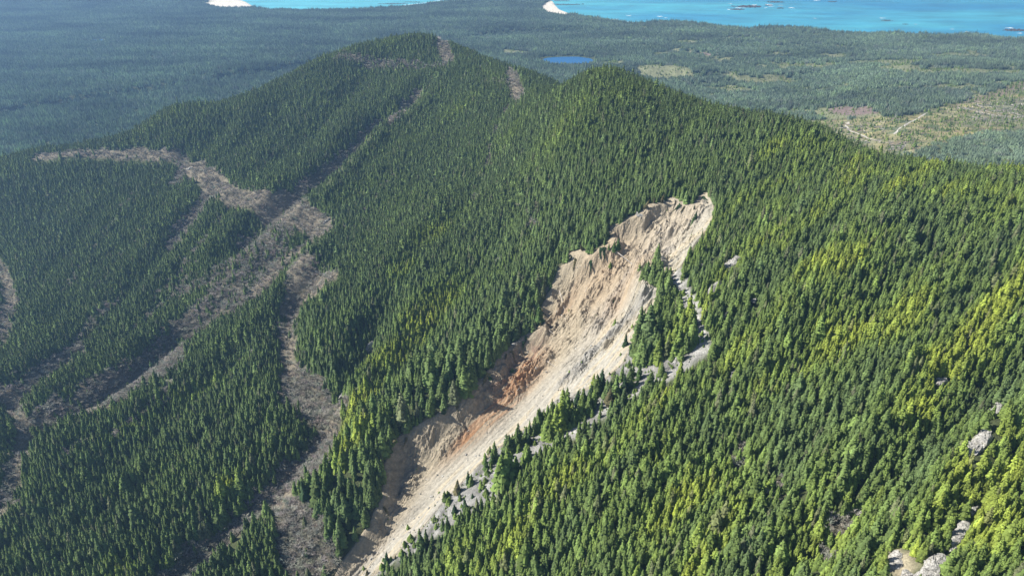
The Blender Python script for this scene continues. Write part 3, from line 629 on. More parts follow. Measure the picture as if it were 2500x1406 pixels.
# ---------------------------------------------------------------- sea and lakes
bm = bmesh.new(); pts = [(x, y-70 if abs(x) < 39000 else y, 0.0) for x, y in SEA]
bm.faces.new([bm.verts.new(p) for p in pts]); bmesh.ops.triangulate(bm, faces=bm.faces[:]); bmesh.ops.recalc_face_normals(bm, faces=bm.faces[:])
if sum(f.normal.z for f in bm.faces) < 0: bmesh.ops.reverse_faces(bm, faces=bm.faces[:])
me = bpy.data.meshes.new('sea'); bm.to_mesh(me); bm.free(); me.materials.append(M_SEA); tag(link('sea', me), 'turquoise sea off the wooded coast', kind='structure')
for L, lab in zip(LAKES, ('dark blue oval lake in the coastal forest', 'tiny dark pond in the far right forest', 'small pale pond in the left forest')):
    c = L.mean(0); V = [(c[0]+(x-c[0])*1.02, c[1]+(y-c[1])*1.02, LAKE_Z) for x, y in L]; V.append((c[0], c[1], LAKE_Z)); n = len(L)
    me = np_mesh('lake', V, [(i, (i+1) % n, n) for i in range(n)], [M_LAKE]); tag(link('lake', me), lab, kind='structure')

# ---------------------------------------------------------------- tree kinds
def crown_mesh(seed, whorls, per, r=.19, base=.07, core=True):
    """unit-high conifer crown of drooping flat boughs in whorls"""
    R = np.random.RandomState(seed); V = []; T = []; Sh = []
    lean = R.uniform(-.012, .012, 2); lop = R.uniform(0, 6.28); lopk = R.uniform(.05, .22)
    for k in range(whorls):
        f = (k+R.uniform(-.25, .25))/whorls; z = base+(0.985-base)*max(f, 0); Rz = r*((1-z)**.82)*R.uniform(.82, 1.16)+.012
        n = max(4, int(round(per*(.55+.45*(1-z))))); a0 = R.uniform(0, 6.28)
        for i in range(n):
            a = a0+i*6.283/n+R.uniform(-.35, .35); L = Rz*R.uniform(.62, 1.22)*(1+lopk*math.cos(a-lop)); 
            if R.rand() < .05: L *= .4
            dr = R.uniform(.28, .62)*L; up = R.uniform(-.05, .22)*L; w_ = L*R.uniform(.30, .46)+.006; ca, sa = math.cos(a), math.sin(a); x0, y0 = lean*z
            zz = z+R.uniform(-.012, .012); b = len(V)
            def P(d, s, h): V.append((x0+ca*d-sa*s, y0+sa*d+ca*s, zz+h))
            P(0, 0, up*.3+.01); P(L*.58, 0, up); P(L, 0, -dr); P(L*.55, w_, -dr*.75); P(L*.55, -w_, -dr*.75); P(L*.86, w_*.62, -dr*1.15); P(L*.86, -w_*.62, -dr*1.15)
            T += [(b, b+3, b+1), (b, b+1, b+4), (b+1, b+3, b+5), (b+1, b+5, b+2), (b+1, b+2, b+6), (b+1, b+6, b+4)]
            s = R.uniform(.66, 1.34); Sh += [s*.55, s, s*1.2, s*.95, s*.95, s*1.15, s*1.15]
    if core:
        m = 7; b = len(V); zs = [base*.6, .35, .7, .995]
        for z in zs:
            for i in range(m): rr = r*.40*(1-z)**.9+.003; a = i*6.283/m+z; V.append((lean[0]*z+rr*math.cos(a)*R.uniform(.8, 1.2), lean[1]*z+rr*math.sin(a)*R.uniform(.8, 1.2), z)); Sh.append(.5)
        for q in range(len(zs)-1):
            for i in range(m):
                a_, b_, c_, d_ = b+q*m+i, b+q*m+(i+1) % m, b+(q+1)*m+(i+1) % m, b+(q+1)*m+i; T += [(a_, b_, c_), (a_, c_, d_)]
    return np.array(V), np.array(T), np.array(Sh)
def trunk_geo(h=.97, r=.011, n=5):
    V = [(r*(1-.85*q)*math.cos(i*6.283/n), r*(1-.85*q)*math.sin(i*6.283/n), -0.05+q*(h+.05)) for q in (0, 1) for i in range(n)]
    return np.array(V), np.array([(i, (i+1) % n, n+(i+1) % n, n+i) for i in range(n)])
def simple_crown(seed, tiers=3, m=6, r=.2):
    R = np.random.RandomState(seed); V = []; T = []; Sh = []
    for k in range(tiers):
        z0 = .06+.80*k/tiers; z1 = min(z0+1.35/tiers, 1.0) if k < tiers-1 else 1.0; rr = r*(1-z0)**.85; b = len(V); V.append((R.uniform(-.02, .02), R.uniform(-.02, .02), z1)); Sh.append(1.1)
        for i in range(m*2):
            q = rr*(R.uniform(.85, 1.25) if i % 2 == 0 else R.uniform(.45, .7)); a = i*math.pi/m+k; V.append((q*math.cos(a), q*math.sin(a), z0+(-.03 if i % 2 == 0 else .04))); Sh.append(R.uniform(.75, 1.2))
        for i in range(m*2): T.append((b, b+1+i, b+1+(i+1) % (m*2)))
    return np.array(V), np.array(T), np.array(Sh)
def twig_mesh(seed, n1=7, depth=3, spread=.5, thick=.02):
    """unit-high leafless broad tree: many fine three-sided twigs; returns trunk and twigs apart"""
    R = np.random.RandomState(seed); TV = []; TF = []; V = []; F = []; Sh = []
    def stick(p, d, L, r0, r1, to, fo, sh=None):
        d = d/np.linalg.norm(d); a = np.cross(d, [0.3, .5, .81]); a /= np.linalg.norm(a); c = np.cross(d, a); b = len(to)
        for q, r in ((0, r0), (1, r1)):
            for i in range(3): t = i*2.094; to.append(tuple(p+d*L*q+(a*math.cos(t)+c*math.sin(t))*r))
        for i in range(3): fo.append((b+i, b+(i+1) % 3, b+3+(i+1) % 3, b+3+i))
        if sh is not None: s = R.uniform(.75, 1.3); sh += [s]*6
        return p+d*L
    def grow(p, d, L, r, lev):
        e = stick(p, d, L, r, r*.6, V, F, Sh)
        if lev == 0: return
        for i in range(R.randint(4, 6)):
            t = R.uniform(.25, 1.0); nd = d+R.normal(0, .62, 3); nd[2] = abs(nd[2])*.7+.12; grow(p+(e-p)*t, nd, L*R.uniform(.5, .8), max(r*.66, .0085), lev-1)
    top = stick(np.array([0., 0, -.05]), np.array([R.uniform(-.05, .05), R.uniform(-.05, .05), 1.]), .40, thick*1.3, thick, TV, TF)
    for i in range(n1):
        a = i*6.283/n1+R.uniform(-.4, .4); grow(top-np.array([0, 0, R.uniform(0, .2)]), np.array([math.cos(a)*spread, math.sin(a)*spread, R.uniform(.35, 1.0)]), R.uniform(.22, .34), thick*.75, depth-1)
    return np.array(TV), np.array(TF), np.array(V), np.array(F), np.array(Sh)
def joined(name, tv, tf, cv, cf, sh, mats):
    V = np.vstack([tv, cv]); s = np.concatenate([np.ones(len(tv)), sh]); idx = np.concatenate([np.zeros(len(tf)), np.ones(len(cf))])
    return np_mesh(name, V, [tf, cf+len(tv)], mats, idx, colors={'shade': s})
TV, TF = trunk_geo()
HI = [crown_mesh(100+i, [15, 18, 14, 16, 19, 15][i], [10, 9, 11, 9, 8, 10][i], [.225, .195, .25, .21, .18, .235][i]) for i in range(6)]
MID = [crown_mesh(200+i, [10, 11, 9, 10][i], 7, [.235, .205, .26, .22][i]) for i in range(4)]
ALD_G = [twig_mesh(300+i, n1=[7, 8, 6, 7][i], spread=[.6, .75, .55, .7][i]) for i in range(4)]
def kinds(name, meshes):
    c = bpy.data.collections.new(name)
    for i, m in enumerate(meshes):
        o = bpy.data.objects.new('%s_%02d' % (name, i), m); c.objects.link(o)
    return c
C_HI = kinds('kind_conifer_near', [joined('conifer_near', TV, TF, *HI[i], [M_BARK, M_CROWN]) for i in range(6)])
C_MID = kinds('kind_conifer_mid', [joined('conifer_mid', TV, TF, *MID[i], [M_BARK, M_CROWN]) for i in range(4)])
C_ALD = kinds('kind_alder', [joined('alder', a, b, c_, d, e, [M_TWIG, M_TWIG]) for a, b, c_, d, e in ALD_G])
SIM = [simple_crown(400+i, tiers=[3, 2, 3, 2][i], r=[.17, .19, .15, .21][i]) for i in range(4)]
def patch(seed, size, spacing, hmean, hsd):
    """a plot of far forest: many simple conifers"""
    R = np.random.RandomState(seed); V = []; T = []; S_ = []; n = 0; k = int(size/spacing)
    for i in range(k):
        for j in range(k):
            if R.rand() < .06: continue
            v, t, s = SIM[R.randint(4)]; h = max(6, R.normal(hmean, hsd)); a = R.uniform(0, 6.28); wd = h*R.uniform(.85, 1.2)
            x = (i+.5+R.uniform(-.5, .5))*spacing-size/2; y = (j+.5+R.uniform(-.5, .5))*spacing-size/2
            q = np.stack([(v[:, 0]*math.cos(a)-v[:, 1]*math.sin(a))*wd+x, (v[:, 0]*math.sin(a)+v[:, 1]*math.cos(a))*wd+y, v[:, 2]*h-2.0], 1)
            V.append(q); T.append(t+n); S_.append(s*R.uniform(.5, 1.6)); n += len(v)
    return np_mesh('forest_plot', np.vstack(V), np.vstack(T), [M_CROWN], colors={'shade': np.concatenate(S_)})
C_PATCH = kinds('kind_forest_plot', [patch(500+i, 26, 4.7, 17, 3.6) for i in range(6)])

def scatter(name, P, rot, scale, idx, tint, coll, label):
    """one stuff object: points in a mesh, a tree kind placed on each by geometry nodes"""
    me = np_mesh(name, P, np.zeros((0, 3), np.int32)) if False else bpy.data.meshes.new(name)
    me.vertices.add(len(P)); me.vertices.foreach_set('co', np.asarray(P, np.float32).ravel())
    for k, d in (('rot', rot), ('scl', scale), ('tint', tint)):
        a = me.attributes.new(k, 'FLOAT_VECTOR', 'POINT'); a.data.foreach_set('vector', np.asarray(d, np.float32).ravel())
    a = me.attributes.new('kind', 'INT', 'POINT'); a.data.foreach_set('value', np.asarray(idx, np.int32))
    o = link(name, me); g = bpy.data.node_groups.new(name+'_scatter', 'GeometryNodeTree')
    g.interface.new_socket('Geometry', in_out='INPUT', socket_type='NodeSocketGeometry'); g.interface.new_socket('Geometry', in_out='OUTPUT', socket_type='NodeSocketGeometry')
    gi = g.nodes.new('NodeGroupInput'); go = g.nodes.new('NodeGroupOutput'); ip = g.nodes.new('GeometryNodeInstanceOnPoints'); ci = g.nodes.new('GeometryNodeCollectionInfo')
    ci.inputs['Collection'].default_value = coll; ci.inputs['Separate Children'].default_value = True; ci.inputs['Reset Children'].default_value = True
    ip.inputs['Pick Instance'].default_value = True
    def at(nm, t): x = g.nodes.new('GeometryNodeInputNamedAttribute'); x.data_type = t; x.inputs[0].default_value = nm; return x.outputs[0]
    g.links.new(gi.outputs[0], ip.inputs['Points']); g.links.new(ci.outputs[0], ip.inputs['Instance']); g.links.new(at('kind', 'INT'), ip.inputs['Instance Index'])
    e2r = g.nodes.new('FunctionNodeEulerToRotation'); g.links.new(at('rot', 'FLOAT_VECTOR'), e2r.inputs[0]); g.links.new(e2r.outputs[0], ip.inputs['Rotation'])
    g.links.new(at('scl', 'FLOAT_VECTOR'), ip.inputs['Scale']); g.links.new(ip.outputs[0], go.inputs[0])
    m = o.modifiers.new('scatter', 'NODES'); m.node_group = g; tag(o, label, kind='stuff'); print(name, len(P)); return o

def visible(X, Y, Z, lift, n=64):
    """is the point, raised by lift, clear of the ground seen from the camera?"""
    ok = np.ones(len(X), bool)
    for t in np.linspace(.25, .985, n): ok &= (CAM_H+(Z+lift-CAM_H)*t) > gz(X*t, Y*t)
    return ok
def in_frame(X, Y, Z, mx=330, my0=-60, my1=330):
    px, py, f = project(X, Y, Z); return (px > -mx) & (px < 2500+mx) & (py > my0) & (py < 1406+my1) & (f > 50)

# rocks that stand out of the wood
# column, row, half length along the fall line (m), half width, half height, label
ROCKS = [
 (1785, 645, 8, 6, 4, 'pale grey rock outcrop among trees, highest and widest of those right of the scar'),
 (1742, 712, 12, 4.5, 5, 'tall grey rock slab with a dark shaded face below the pale outcrop'),
 (1710, 652, 5, 2.6, 3, 'small pale rock left of the widest grey outcrop'),
 (1748, 612, 5, 1.8, 2, 'thin sliver of grey rock above the small pale rock'),
 (1841, 735, 4, 3, 3, 'light stony patch with a dark hollow right of the tall slab'),
 (1771, 773, 4, 2.6, 2.5, 'tan topped rock in yellow green trees under the tall slab'),
 (1789, 915, 3.5, 2.6, 2.5, 'isolated brownish rock in the middle of the right hand forest'),
 (2298, 935, 5, 4.5, 3, 'grey brown rock beside bright yellow trees near the right gully'),
 (2318, 900, 4, 1.4, 1.5, 'narrow tan rock just above the grey brown rock'),
 (2432, 1010, 11, 7, 4, 'large pale cliff patch at the right edge, upper of two'),
 (2398, 1080, 14, 7, 5, 'large pale cliff patch at the right edge, lower of two'),
 (2410, 1222, 7, 2.4, 2.4, 'white jagged rock crest at the top of the bottom right rib'),
 (2370, 1255, 8, 2.2, 2.4, 'narrow bleached rock crest below the white jagged top'),
 (2335, 1310, 14, 5, 4, 'long grey cliff face on the bottom right rib'),
 (2275, 1385, 8, 6, 4, 'big smooth grey rock bluff at the bottom right'),
 (2185, 1368, 6, 5, 2, 'stony clearing rock with yellow shrubs at the bottom edge'),
 (2215, 1402, 4, 4, 2.5, 'low grey rock under the stony clearing at the bottom edge'),
 (2300, 1250, 2.6, 1.4, .9, 'small bare tan rock above the bottom right rib'),
 (1216, 636, 3.5, 2.2, 4, 'single white rock in dense forest left of the scar'),
 (908, 850, 11, 4.5, 8, 'tall grey crag standing in the left gully'),
 (968, 822, 9, 2.2, 3, 'thin pale ledge right of the grey crag'),
 (862, 925, 6, 2.6, 3, 'pinkish ledge rock below the grey crag'),
 (836, 965, 6, 2.8, 3.5, 'pale tan rock at the foot of the left gully'),
 (1172, 163, 9, 3, 2.5, 'pale rock slab near the top of the rear summit'),
 (1262, 843, 5, 3, 3, 'dark brown knob of rock on the left bank of the scar'),
 (462, 412, 5, 4, 2.0, 'small pale cut face where the old track bends'),
 (797, 540, 7, 3, 3, 'pale scarp at the right end of the old track'),
 (798, 668, 6, 2.5, 2.5, 'pale scarp on the right side of the brown gully'),
 (1655, 875, 5, 2.2, 2, 'grey rubble ledge at the lower right of the wooded tongue'),
 (1560, 533, 2.5, 5, 1.5, 'broken earth lip at the upper left edge of the scar'),
]
ROCK_AT = []
for px, py, a, b, hh, lab in ROCKS:
    x, y = [float(q[0]) for q in hit(px, py, GTRUE)]; gx, gy = [float(q) for q in slope_of(np.array(x), np.array(y), 5.0)]; m = math.hypot(gx, gy)+1e-6
    ROCK_AT.append((x, y, gx, gy)); q = 1.0; gx, gy, m = -FD[0], -FD[1], 1.0
    for k in (-.6, 0, .6): ROCK_FEET.append((x-gx/m*a*k*q, y-gy/m*a*k*q, b+1.5))

# ---------------------------------------------------------------- where every tree of the hills stands
RS = np.random.RandomState(11)
def jitter_grid(x0, x1, y0, y1, s, amt=.46):
    x, y = np.meshgrid(np.arange(x0, x1, s), np.arange(y0, y1, s)); x = x+((np.arange(x.shape[0]) % 2)*s/2)[:, None]
    return (x+RS.uniform(-amt, amt, x.shape)*s).ravel(), (y+RS.uniform(-amt, amt, y.shape)*s).ravel()
TX, TY = jitter_grid(-1650, 1500, 230, 2650, 3.8)
TZ = gz(TX, TY); ok = in_frame(TX, TY, TZ+10); TX, TY, TZ = TX[ok], TY[ok], TZ[ok]; ok = visible(TX, TY, TZ, 34); TX, TY, TZ = TX[ok], TY[ok], TZ[ok]
tall = np.zeros(TX.shape)
for z in TALL: tall = np.maximum(tall, z.k(TX, TY))
con, ald, _, clr = zones(TX, TY); s_coast = samp(GS, TX, TY)
near = sstep(1250, 800, np.hypot(TX, TY))
n1 = fbm(TX/45, TY/45, 3, seed=51)
H = (15.0+3.5*near*sstep(380, 150, TZ)+11*tall)*(1+.13*n1)*np.exp(RS.normal(0, .25, TX.shape))
for z, c in WOODED: H *= 1+.55*z.k(TX, TY)
H *= 1+.5*ISL_POLY.k(TX, TY, 3)
D0 = np.sqrt(TX**2+TY**2+(TZ-CAM_H)**2); H *= 1-.24*sstep(800, 1500, D0)
dens = .92-.45*tall-.30*near; gap = sstep(-.75, -.5, fbm(TX/16, TY/16, 2, seed=52)+.25)
isC = ~lowland(TX, TY, TZ) & (RS.rand(len(TX)) < con*dens*(.25+.75*gap)) & (s_coast > 10)
young = LOGGED.k(TX, TY)+PLANT.k(TX, TY)
bl = np.zeros(len(TX)); bl[isC] = blocks_open(TX[isC], TY[isC], TZ[isC], H[isC]); wood = np.zeros(len(TX))
for z, c in WOODED: wood = np.maximum(wood, z.k(TX, TY))
bl *= 1-wood*(1-CHUTE.k(TX, TY)); isC &= RS.rand(len(TX)) > bl*.86
isA = ~isC & (RS.rand(len(TX)) < ald*.85) & (con < .97)
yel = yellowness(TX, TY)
def tints(X, Y, yel, R=RS):
    n = len(X); t = np.clip(yel+R.normal(0, .08, n), 0, 1)[:, None]; a = np.array([.112, .165, .062]); b = np.array([.155, .222, .055]); c = np.array([.270, .325, .052])
    col = np.where(t < .5, a+(b-a)*t*2, b+(c-b)*(t-.5)*2); col = col*np.exp(R.normal(0, .17, (n, 1)))
    br = (R.rand(n) < .05)[:, None]; return np.where(br, col*.5+np.array([.11, .10, .075])*R.uniform(.5, 1.0, (n, 1)), col)
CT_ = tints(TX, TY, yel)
SX_, SY_ = project(TX, TY, TZ)[:2]
D3 = np.sqrt(TX**2+TY**2+(TZ-CAM_H)**2)

# ---------------------------------------------------------------- single trees standing out on the scree and scar
HI_ME = [np_mesh('spruce_crown', v, t, [M_CROWN], colors={'shade': s}) for v, t, s in HI]
TR_ME = np_mesh('spruce_trunk', TV, TF, [M_BARK])
AT_ME = [np_mesh('alder_trunk', a, b, [M_TWIG], colors={'shade': np.ones(len(a))}) for a, b, c_, d, e in ALD_G]
AC_ME = [np_mesh('alder_twigs', c_, d, [M_TWIG], colors={'shade': e}) for a, b, c_, d, e in ALD_G]
def tree(kind, x, y, z, h, wd, tint, label, group=None, v=0, rz=0.0, lean=(0, 0)):
    o = link({'c': 'conifer_tree', 'a': 'alder_tree'}[kind], None); o.location = (x, y, z-.4); o.rotation_euler = (lean[0], lean[1], rz); o.scale = (wd, wd, h)
    tag(o, label, 'tree', group)
    t = link('trunk', TR_ME if kind == 'c' else AT_ME[v], o); c = link('crown', HI_ME[v] if kind == 'c' else AC_ME[v], o)
    for q in (t, c): q['tint'] = [float(k) for k in tint]
    return o
TAKEN = []
def far_from_taken(X, Y):
    ok = np.ones(len(X), bool)
    for x, y, r in TAKEN: ok &= (X-x)**2+(Y-y)**2 > r*r
    return ok
DK, MD, YG, BR = (.04, .075, .03), (.075, .13, .035), (.22, .27, .035), (.13, .12, .06)
# picture column, row of the foot; height in metres; colour; what singles it out
LONE = [
 (1469, 948, 19, DK, 'dark pointed spruce standing tallest on the pale lower edge of the scar'),
 (1523, 962, 19, DK, 'tall dark spruce on grey scree just right of the pointed one'),
 (1560, 925, 15, MD, 'short full green spruce on scree below the wooded tongue'),
 (1527, 845, 12, DK, 'dark young spruce perched on the cream rock edge of the scar'),
 (1540, 862, 10, DK, 'small dark spruce below the one perched on the cream rock'),
 (1443, 968, 12, DK, 'slim spruce left of the tallest dark spruce on the scar edge'),
 (1425, 975, 11, MD, 'green spruce in a row leading down the edge of the scar'),
 (1410, 985, 13, DK, 'narrow dark spruce at the lower end of the scar edge row'),
 (1487, 985, 15, BR, 'brownish spruce on scree below the tallest dark spruce'),
 (1143, 1180, 13, DK, 'lone dark spruce on the grey scree strip low beside the chute'),
 (1118, 1200, 13, BR, 'brown green bushy spruce left of the lone scree spruce'),
 (1122, 1212, 8, DK, 'little spruce at the foot of the brown green bushy spruce'),
 (1187, 1143, 13, MD, 'broad spruce at the tip of the tree row crossing the scree'),
 (1202, 1130, 12, MD, 'second spruce up from the tip of the tree row on the scree'),
 (1136, 1245, 12, DK, 'dark spruce midway across the lower scree near the forest'),
 (1154, 1214, 6, DK, 'tiny dark spruce alone on pale grey scree'),
 (1110, 1251, 9, DK, 'small dark spruce left of the one midway across the lower scree'),
 (1240, 1150, 11, DK, 'dark spruce on grey scree under the upper tree row'),
 (1229, 1162, 9, DK, 'lower of two dark spruces on grey scree under the upper tree row'),
 (945, 1373, 12, DK, 'thin dark spruce standing on the toe of the slide'),
 (965, 1362, 6, BR, 'small brown bush-like spruce right of the thin spruce on the toe'),
 (985, 1370, 11, DK, 'spruce beside the reddish bare patch at the toe of the slide'),
 (897, 1400, 7, BR, 'stunted spruce at the very bottom of the pale chute'),
 (1062, 1235, 4, DK, 'tiny shrubby spruce out on the open chute'),
 (1697, 545, 11, DK, 'dark green spruce standing alone high on the tan head of the scar'),
 (1690, 552, 9, MD, 'small spruce touching the lone one high on the scar head'),
 (1693, 520, 6, DK, 'dwarf spruce just under the pointed top of the scar'),
 (1559, 528, 6, DK, 'small spruce on the broken lip at the upper left scar edge'),
 (1508, 615, 13, MD, 'scraggy spruce on a spur inside the scar head'),
 (1499, 620, 11, MD, 'thin spruce left beside the scraggy one inside the scar head'),
 (1486, 618, 8, MD, 'low spruce at the left end of the spur inside the scar head'),
 (1440, 612, 15, MD, 'full spruce on the left rim where a root block juts out'),
 (1458, 600, 15, MD, 'spruce standing right of the one over the jutting root block'),
 (1497, 745, 5, MD, 'small green shrubby spruce on the grey rock rib'),
 (1378, 1105, 7, DK, 'short spruce at the upper scree beside the forest edge'),
 (1290, 1085, 12, DK, 'dark spruce in the middle of the tree row crossing the scree'),
 (1345, 1035, 11, BR, 'olive brown spruce near the upper end of the tree row'),
 (1612, 905, 9, YG, 'yellow green small spruce on rubble below the wooded tongue'),
 (1585, 940, 8, YG, 'pale green spruce low on the rubble apron'),
 (745, 1220, 22, DK, 'dark sharp conifer beside the small yellow clearing'),
 (924, 1150, 15, YG, 'bright yellow green conifer on the shaded left bank'),
 (1300, 760, 20, MD, 'lighter green conifer leaning over the left bank of the scar'),
 (1316, 790, 22, MD, 'tall conifer above the brown knob on the left bank'),
]
LR = np.random.RandomState(5)
for px, py, h, colr, lab in LONE:
    h *= 1.5 if h > 8 else 1.2
    x, y = [float(q[0]) for q in hit(px, py, GTRUE)]; z = float(slide_z(x, y)); s = in_poly(np.array([x]), np.array([y]), SLIDE)[0]
    tree('c', x, y, z-.3, h, h*LR.uniform(1.0, 1.25), np.array(colr)*LR.uniform(.85, 1.15), lab, v=LR.randint(6), rz=LR.uniform(0, 6), lean=(LR.uniform(-.03, .03), LR.uniform(-.03, .03)))
    TAKEN.append((x, y, 2.5+.12*h))

# ---------------------------------------------------------------- rock outcrops
def rock_geo(seed, sub=5):
    R = np.random.RandomState(seed); bm = bmesh.new(); bmesh.ops.create_icosphere(bm, subdivisions=sub, radius=1.0)
    pl = [(R.normal(0, 1, 3), R.uniform(.45, .9)) for _ in range(22)]; pl = [(n/np.linalg.norm(n), d) for n, d in pl]
    V = np.array([v.co[:] for v in bm.verts]); F = np.array([[q.index for q in f.verts] for f in bm.faces]); bm.free()
    for n, d in pl:
        k = V @ n; m = k > d; V[m] -= np.outer(k[m]-d, n)*.92
    k = ridged(V[:, 0]*2.1+seed, V[:, 1]*2.1+V[:, 2]*1.7, 4, seed=seed % 9); q = ridged(V[:, 0]*5+V[:, 2]*3+seed, V[:, 1]*5-V[:, 2]*2, 4, seed=seed % 7); V *= (1+.16*k+.07*q)[:, None]; return V, F
fa = math.atan2(FD[1], FD[0])
for i, (px, py, a, b, hh, lab) in enumerate(ROCKS):
    x, y = [float(q[0]) for q in hit(px, py, GTRUE)]; gx, gy = [float(q) for q in slope_of(np.array(x), np.array(y), 5.0)]
    rr = np.random.RandomState(900+i); Vs, Fs, n0 = [], [], 0
    for q in range(2 if min(a, b) < 2 else 7):          # one outcrop: several blocks grown together
        v, f = rock_geo(20+i*5+q, 4); k = rr.uniform(.45, .75) if q else .95; v = v*[a*1.1*k, b*1.1*k, hh*1.35*k]+([rr.uniform(-1.15, 1.15)*a, rr.uniform(-.5, .5)*b, rr.uniform(-.1, .3)*hh] if q else [0, 0, 0])
        Vs.append(v); Fs.append(f+n0); n0 += len(v)
    V, F = np.vstack(Vs), np.vstack(Fs)
    ang = math.atan2(-gy, -gx); n = Vector((-gx, -gy, 1)).normalized(); t = Vector((FD[0], FD[1], gx*FD[0]+gy*FD[1])).normalized(); s = n.cross(t)
    M = np.array([[t.x, s.x, n.x], [t.y, s.y, n.y], [t.z, s.z, n.z]]); W = V @ M.T; z = float(slide_z(x, y))
    me = np_mesh('rock_outcrop', W, F, [M_ROCK], smooth=False); o = link('rock_outcrop', me, loc=(x, y, z+hh*.05)); tag(o, lab, 'rock')
    for k in (-.7, 0, .7): TAKEN.append((x+t.x*a*k, y+t.y*a*k, b+1.5))

# boulders lying on the slide
BR_ = np.random.RandomState(77); BM_ = []
for i in range(5):
    V, F = rock_geo(60+i, 2); BM_.append(np_mesh('boulder', V*[1.25, .95, .75], F, [M_ROCK]))
SP = wpts([[BR_.uniform(*a), b] for a, b in (((1450, 1560), 620), ((1340, 1400), 740), ((1380, 1500), 800), ((1300, 1420), 860), ((1280, 1400), 900), ((1240, 1340), 960), ((1180, 1300), 1010), ((1120, 1230), 1060), ((1060, 1170), 1110), ((1010, 1120), 1160), ((980, 1070), 1220), ((930, 1020), 1290), ((880, 950), 1350)) for _ in range(4)])
for i, (x, y) in enumerate(SP):
    o = link('boulder', BM_[i % 5], loc=(x, y, float(slide_z(x, y))+.3), rot=tuple(BR_.uniform(-.5, .5, 3)*[1, 1, 6])); o.scale = [float(BR_.uniform(.8, 1.9))]*3
    tag(o, 'pale grey boulder lying loose on the bare landslide', 'boulder', 'boulders scattered down the landslide')

# fallen trunks on the scar
def log_mesh(L, r, seed):
    R = np.random.RandomState(seed); V = []; F = []; n = 6; m = 8
    for k in range(m+1):
        q = k/m; rr = r*(1-.6*q); 
        for i in range(n): a = i*6.283/n; V.append((L*(q-.5), rr*math.cos(a)+.12*math.sin(q*5+seed), rr*math.sin(a)))
    for k in range(m):
        for i in range(n): F.append((k*n+i, k*n+(i+1) % n, (k+1)*n+(i+1) % n, (k+1)*n+i))
    for _ in range(9):   # stubs of boughs and roots
        q = R.uniform(.1, 1) if R.rand() < .7 else 0.0; b = len(V); a = R.uniform(0, 6.28); s = R.uniform(.8, 2.2); x = L*(q-.5)
        V += [(x-.12, 0, 0), (x+.12, 0, 0), (x+R.uniform(-.4, .8), s*math.cos(a), s*math.sin(a)), (x, .1, .12)]; F += [(b, b+1, b+2, b+3)]
    return np_mesh('fallen_log', V, F, [M_GREYWOOD])
LOGS = [(1362, 700, 1382, 770, .55, 'longest fallen trunk lying down the upper left of the scar'), (1370, 768, 1382, 790, .5, 'root end of trunk at the foot of the longest fallen trunk'),
        (1428, 720, 1440, 690, .4, 'dark fallen trunk pointing downslope in the tan bowl'), (1334, 887, 1360, 900, .3, 'thin pole lying across the smooth middle of the chute'),
        (1262, 960, 1272, 945, .3, 'short dead stem on the chute below the rust coloured bank'), (1504, 622, 1545, 650, .6, 'heavy trunk across the gully below the spur trees'),
        (1540, 522, 1575, 535, .5, 'trunk toppled over the lip at the upper left of the scar'), (1612, 562, 1600, 585, .5, 'grey trunk lying beside the dark hole in the scar head'),
        (995, 1300, 1006, 1293, .4, 'dark log on the cream lower right side of the chute'), (930, 1340, 933, 1328, .4, 'short upright snag of wood on the lower chute'),
        (1333, 726, 1350, 745, .4, 'bleached trunk poking out of the shaded left bank'), (1340, 815, 1352, 825, .35, 'bleached branch at the tip of the brown knob'),
        (978, 1312, 985, 1308, .3, 'thin stick left of the dark log on the lower chute'), (1640, 487, 1658, 494, .5, 'grey root tangle hanging at the top lip of the scar')]
for i, (ax, ay, bx, by, r, lab) in enumerate(LOGS):
    (x0, x1), (y0, y1) = hit([ax, bx], [ay, by], GTRUE); z0, z1 = float(slide_z(x0, y0)), float(slide_z(x1, y1)); d = Vector((x1-x0, y1-y0, z1-z0)); L = min(d.length, 32)
    o = link('fallen_log', log_mesh(L, r, i), loc=((x0+x1)/2, (y0+y1)/2, (z0+z1)/2+r*.9)); o.rotation_euler = d.to_track_quat('X', 'Z').to_euler(); tag(o, lab, 'log')

# trees leaning over and toppled along the rim of the scar
FR = np.random.RandomState(31); P = SLIDE_L; seg = np.hypot(*np.diff(P, axis=0).T); cum = np.concatenate([[0], np.cumsum(seg)]); N_FALL = 0
for i in range(34):
    q = FR.uniform(.02, .93)*cum[-1]; x = np.interp(q, cum, P[:, 0]); y = np.interp(q, cum, P[:, 1]); k = min(np.searchsorted(cum, q), len(P)-1); tx, ty = (P[k]-P[k-1])/max(seg[k-1], 1e-6)
    ix, iy = -ty, tx
    if not in_poly(np.array([x+ix*6]), np.array([y+iy*6]), SLIDE)[0]: ix, iy = ty, -tx
    off = FR.uniform(-1.5, 9); bx_, by_ = x+ix*off, y+iy*off; z = float(slide_z(bx_, by_)); h = FR.uniform(10, 20); d = Vector((ix*FR.uniform(.5, 1)+FD[0]*FR.uniform(0, 1), iy*FR.uniform(.5, 1)+FD[1]*FR.uniform(0, 1), 0)).normalized()
    if off < 2.5: d.z = FR.uniform(.6, 2.4); lab, gp = 'conifer leaning out from the rim of the landslide', 'conifers leaning out from the rim of the landslide'
    else:
        z1 = float(slide_z(bx_+d.x*h*.8, by_+d.y*h*.8)); d.z = max((z1-z)/(h*.8), -.9)+.06; lab, gp = 'toppled conifer lying on the bank of the landslide', 'toppled conifers lying on the bank of the landslide'
    o = tree('c', bx_, by_, z+.4, h, h*FR.uniform(.7, 1), np.array(DK if FR.rand() < .5 else BR)*FR.uniform(.9, 1.3), lab, gp, v=FR.randint(6)); o.rotation_euler = d.to_track_quat('Z', 'Y').to_euler(); N_FALL += 1

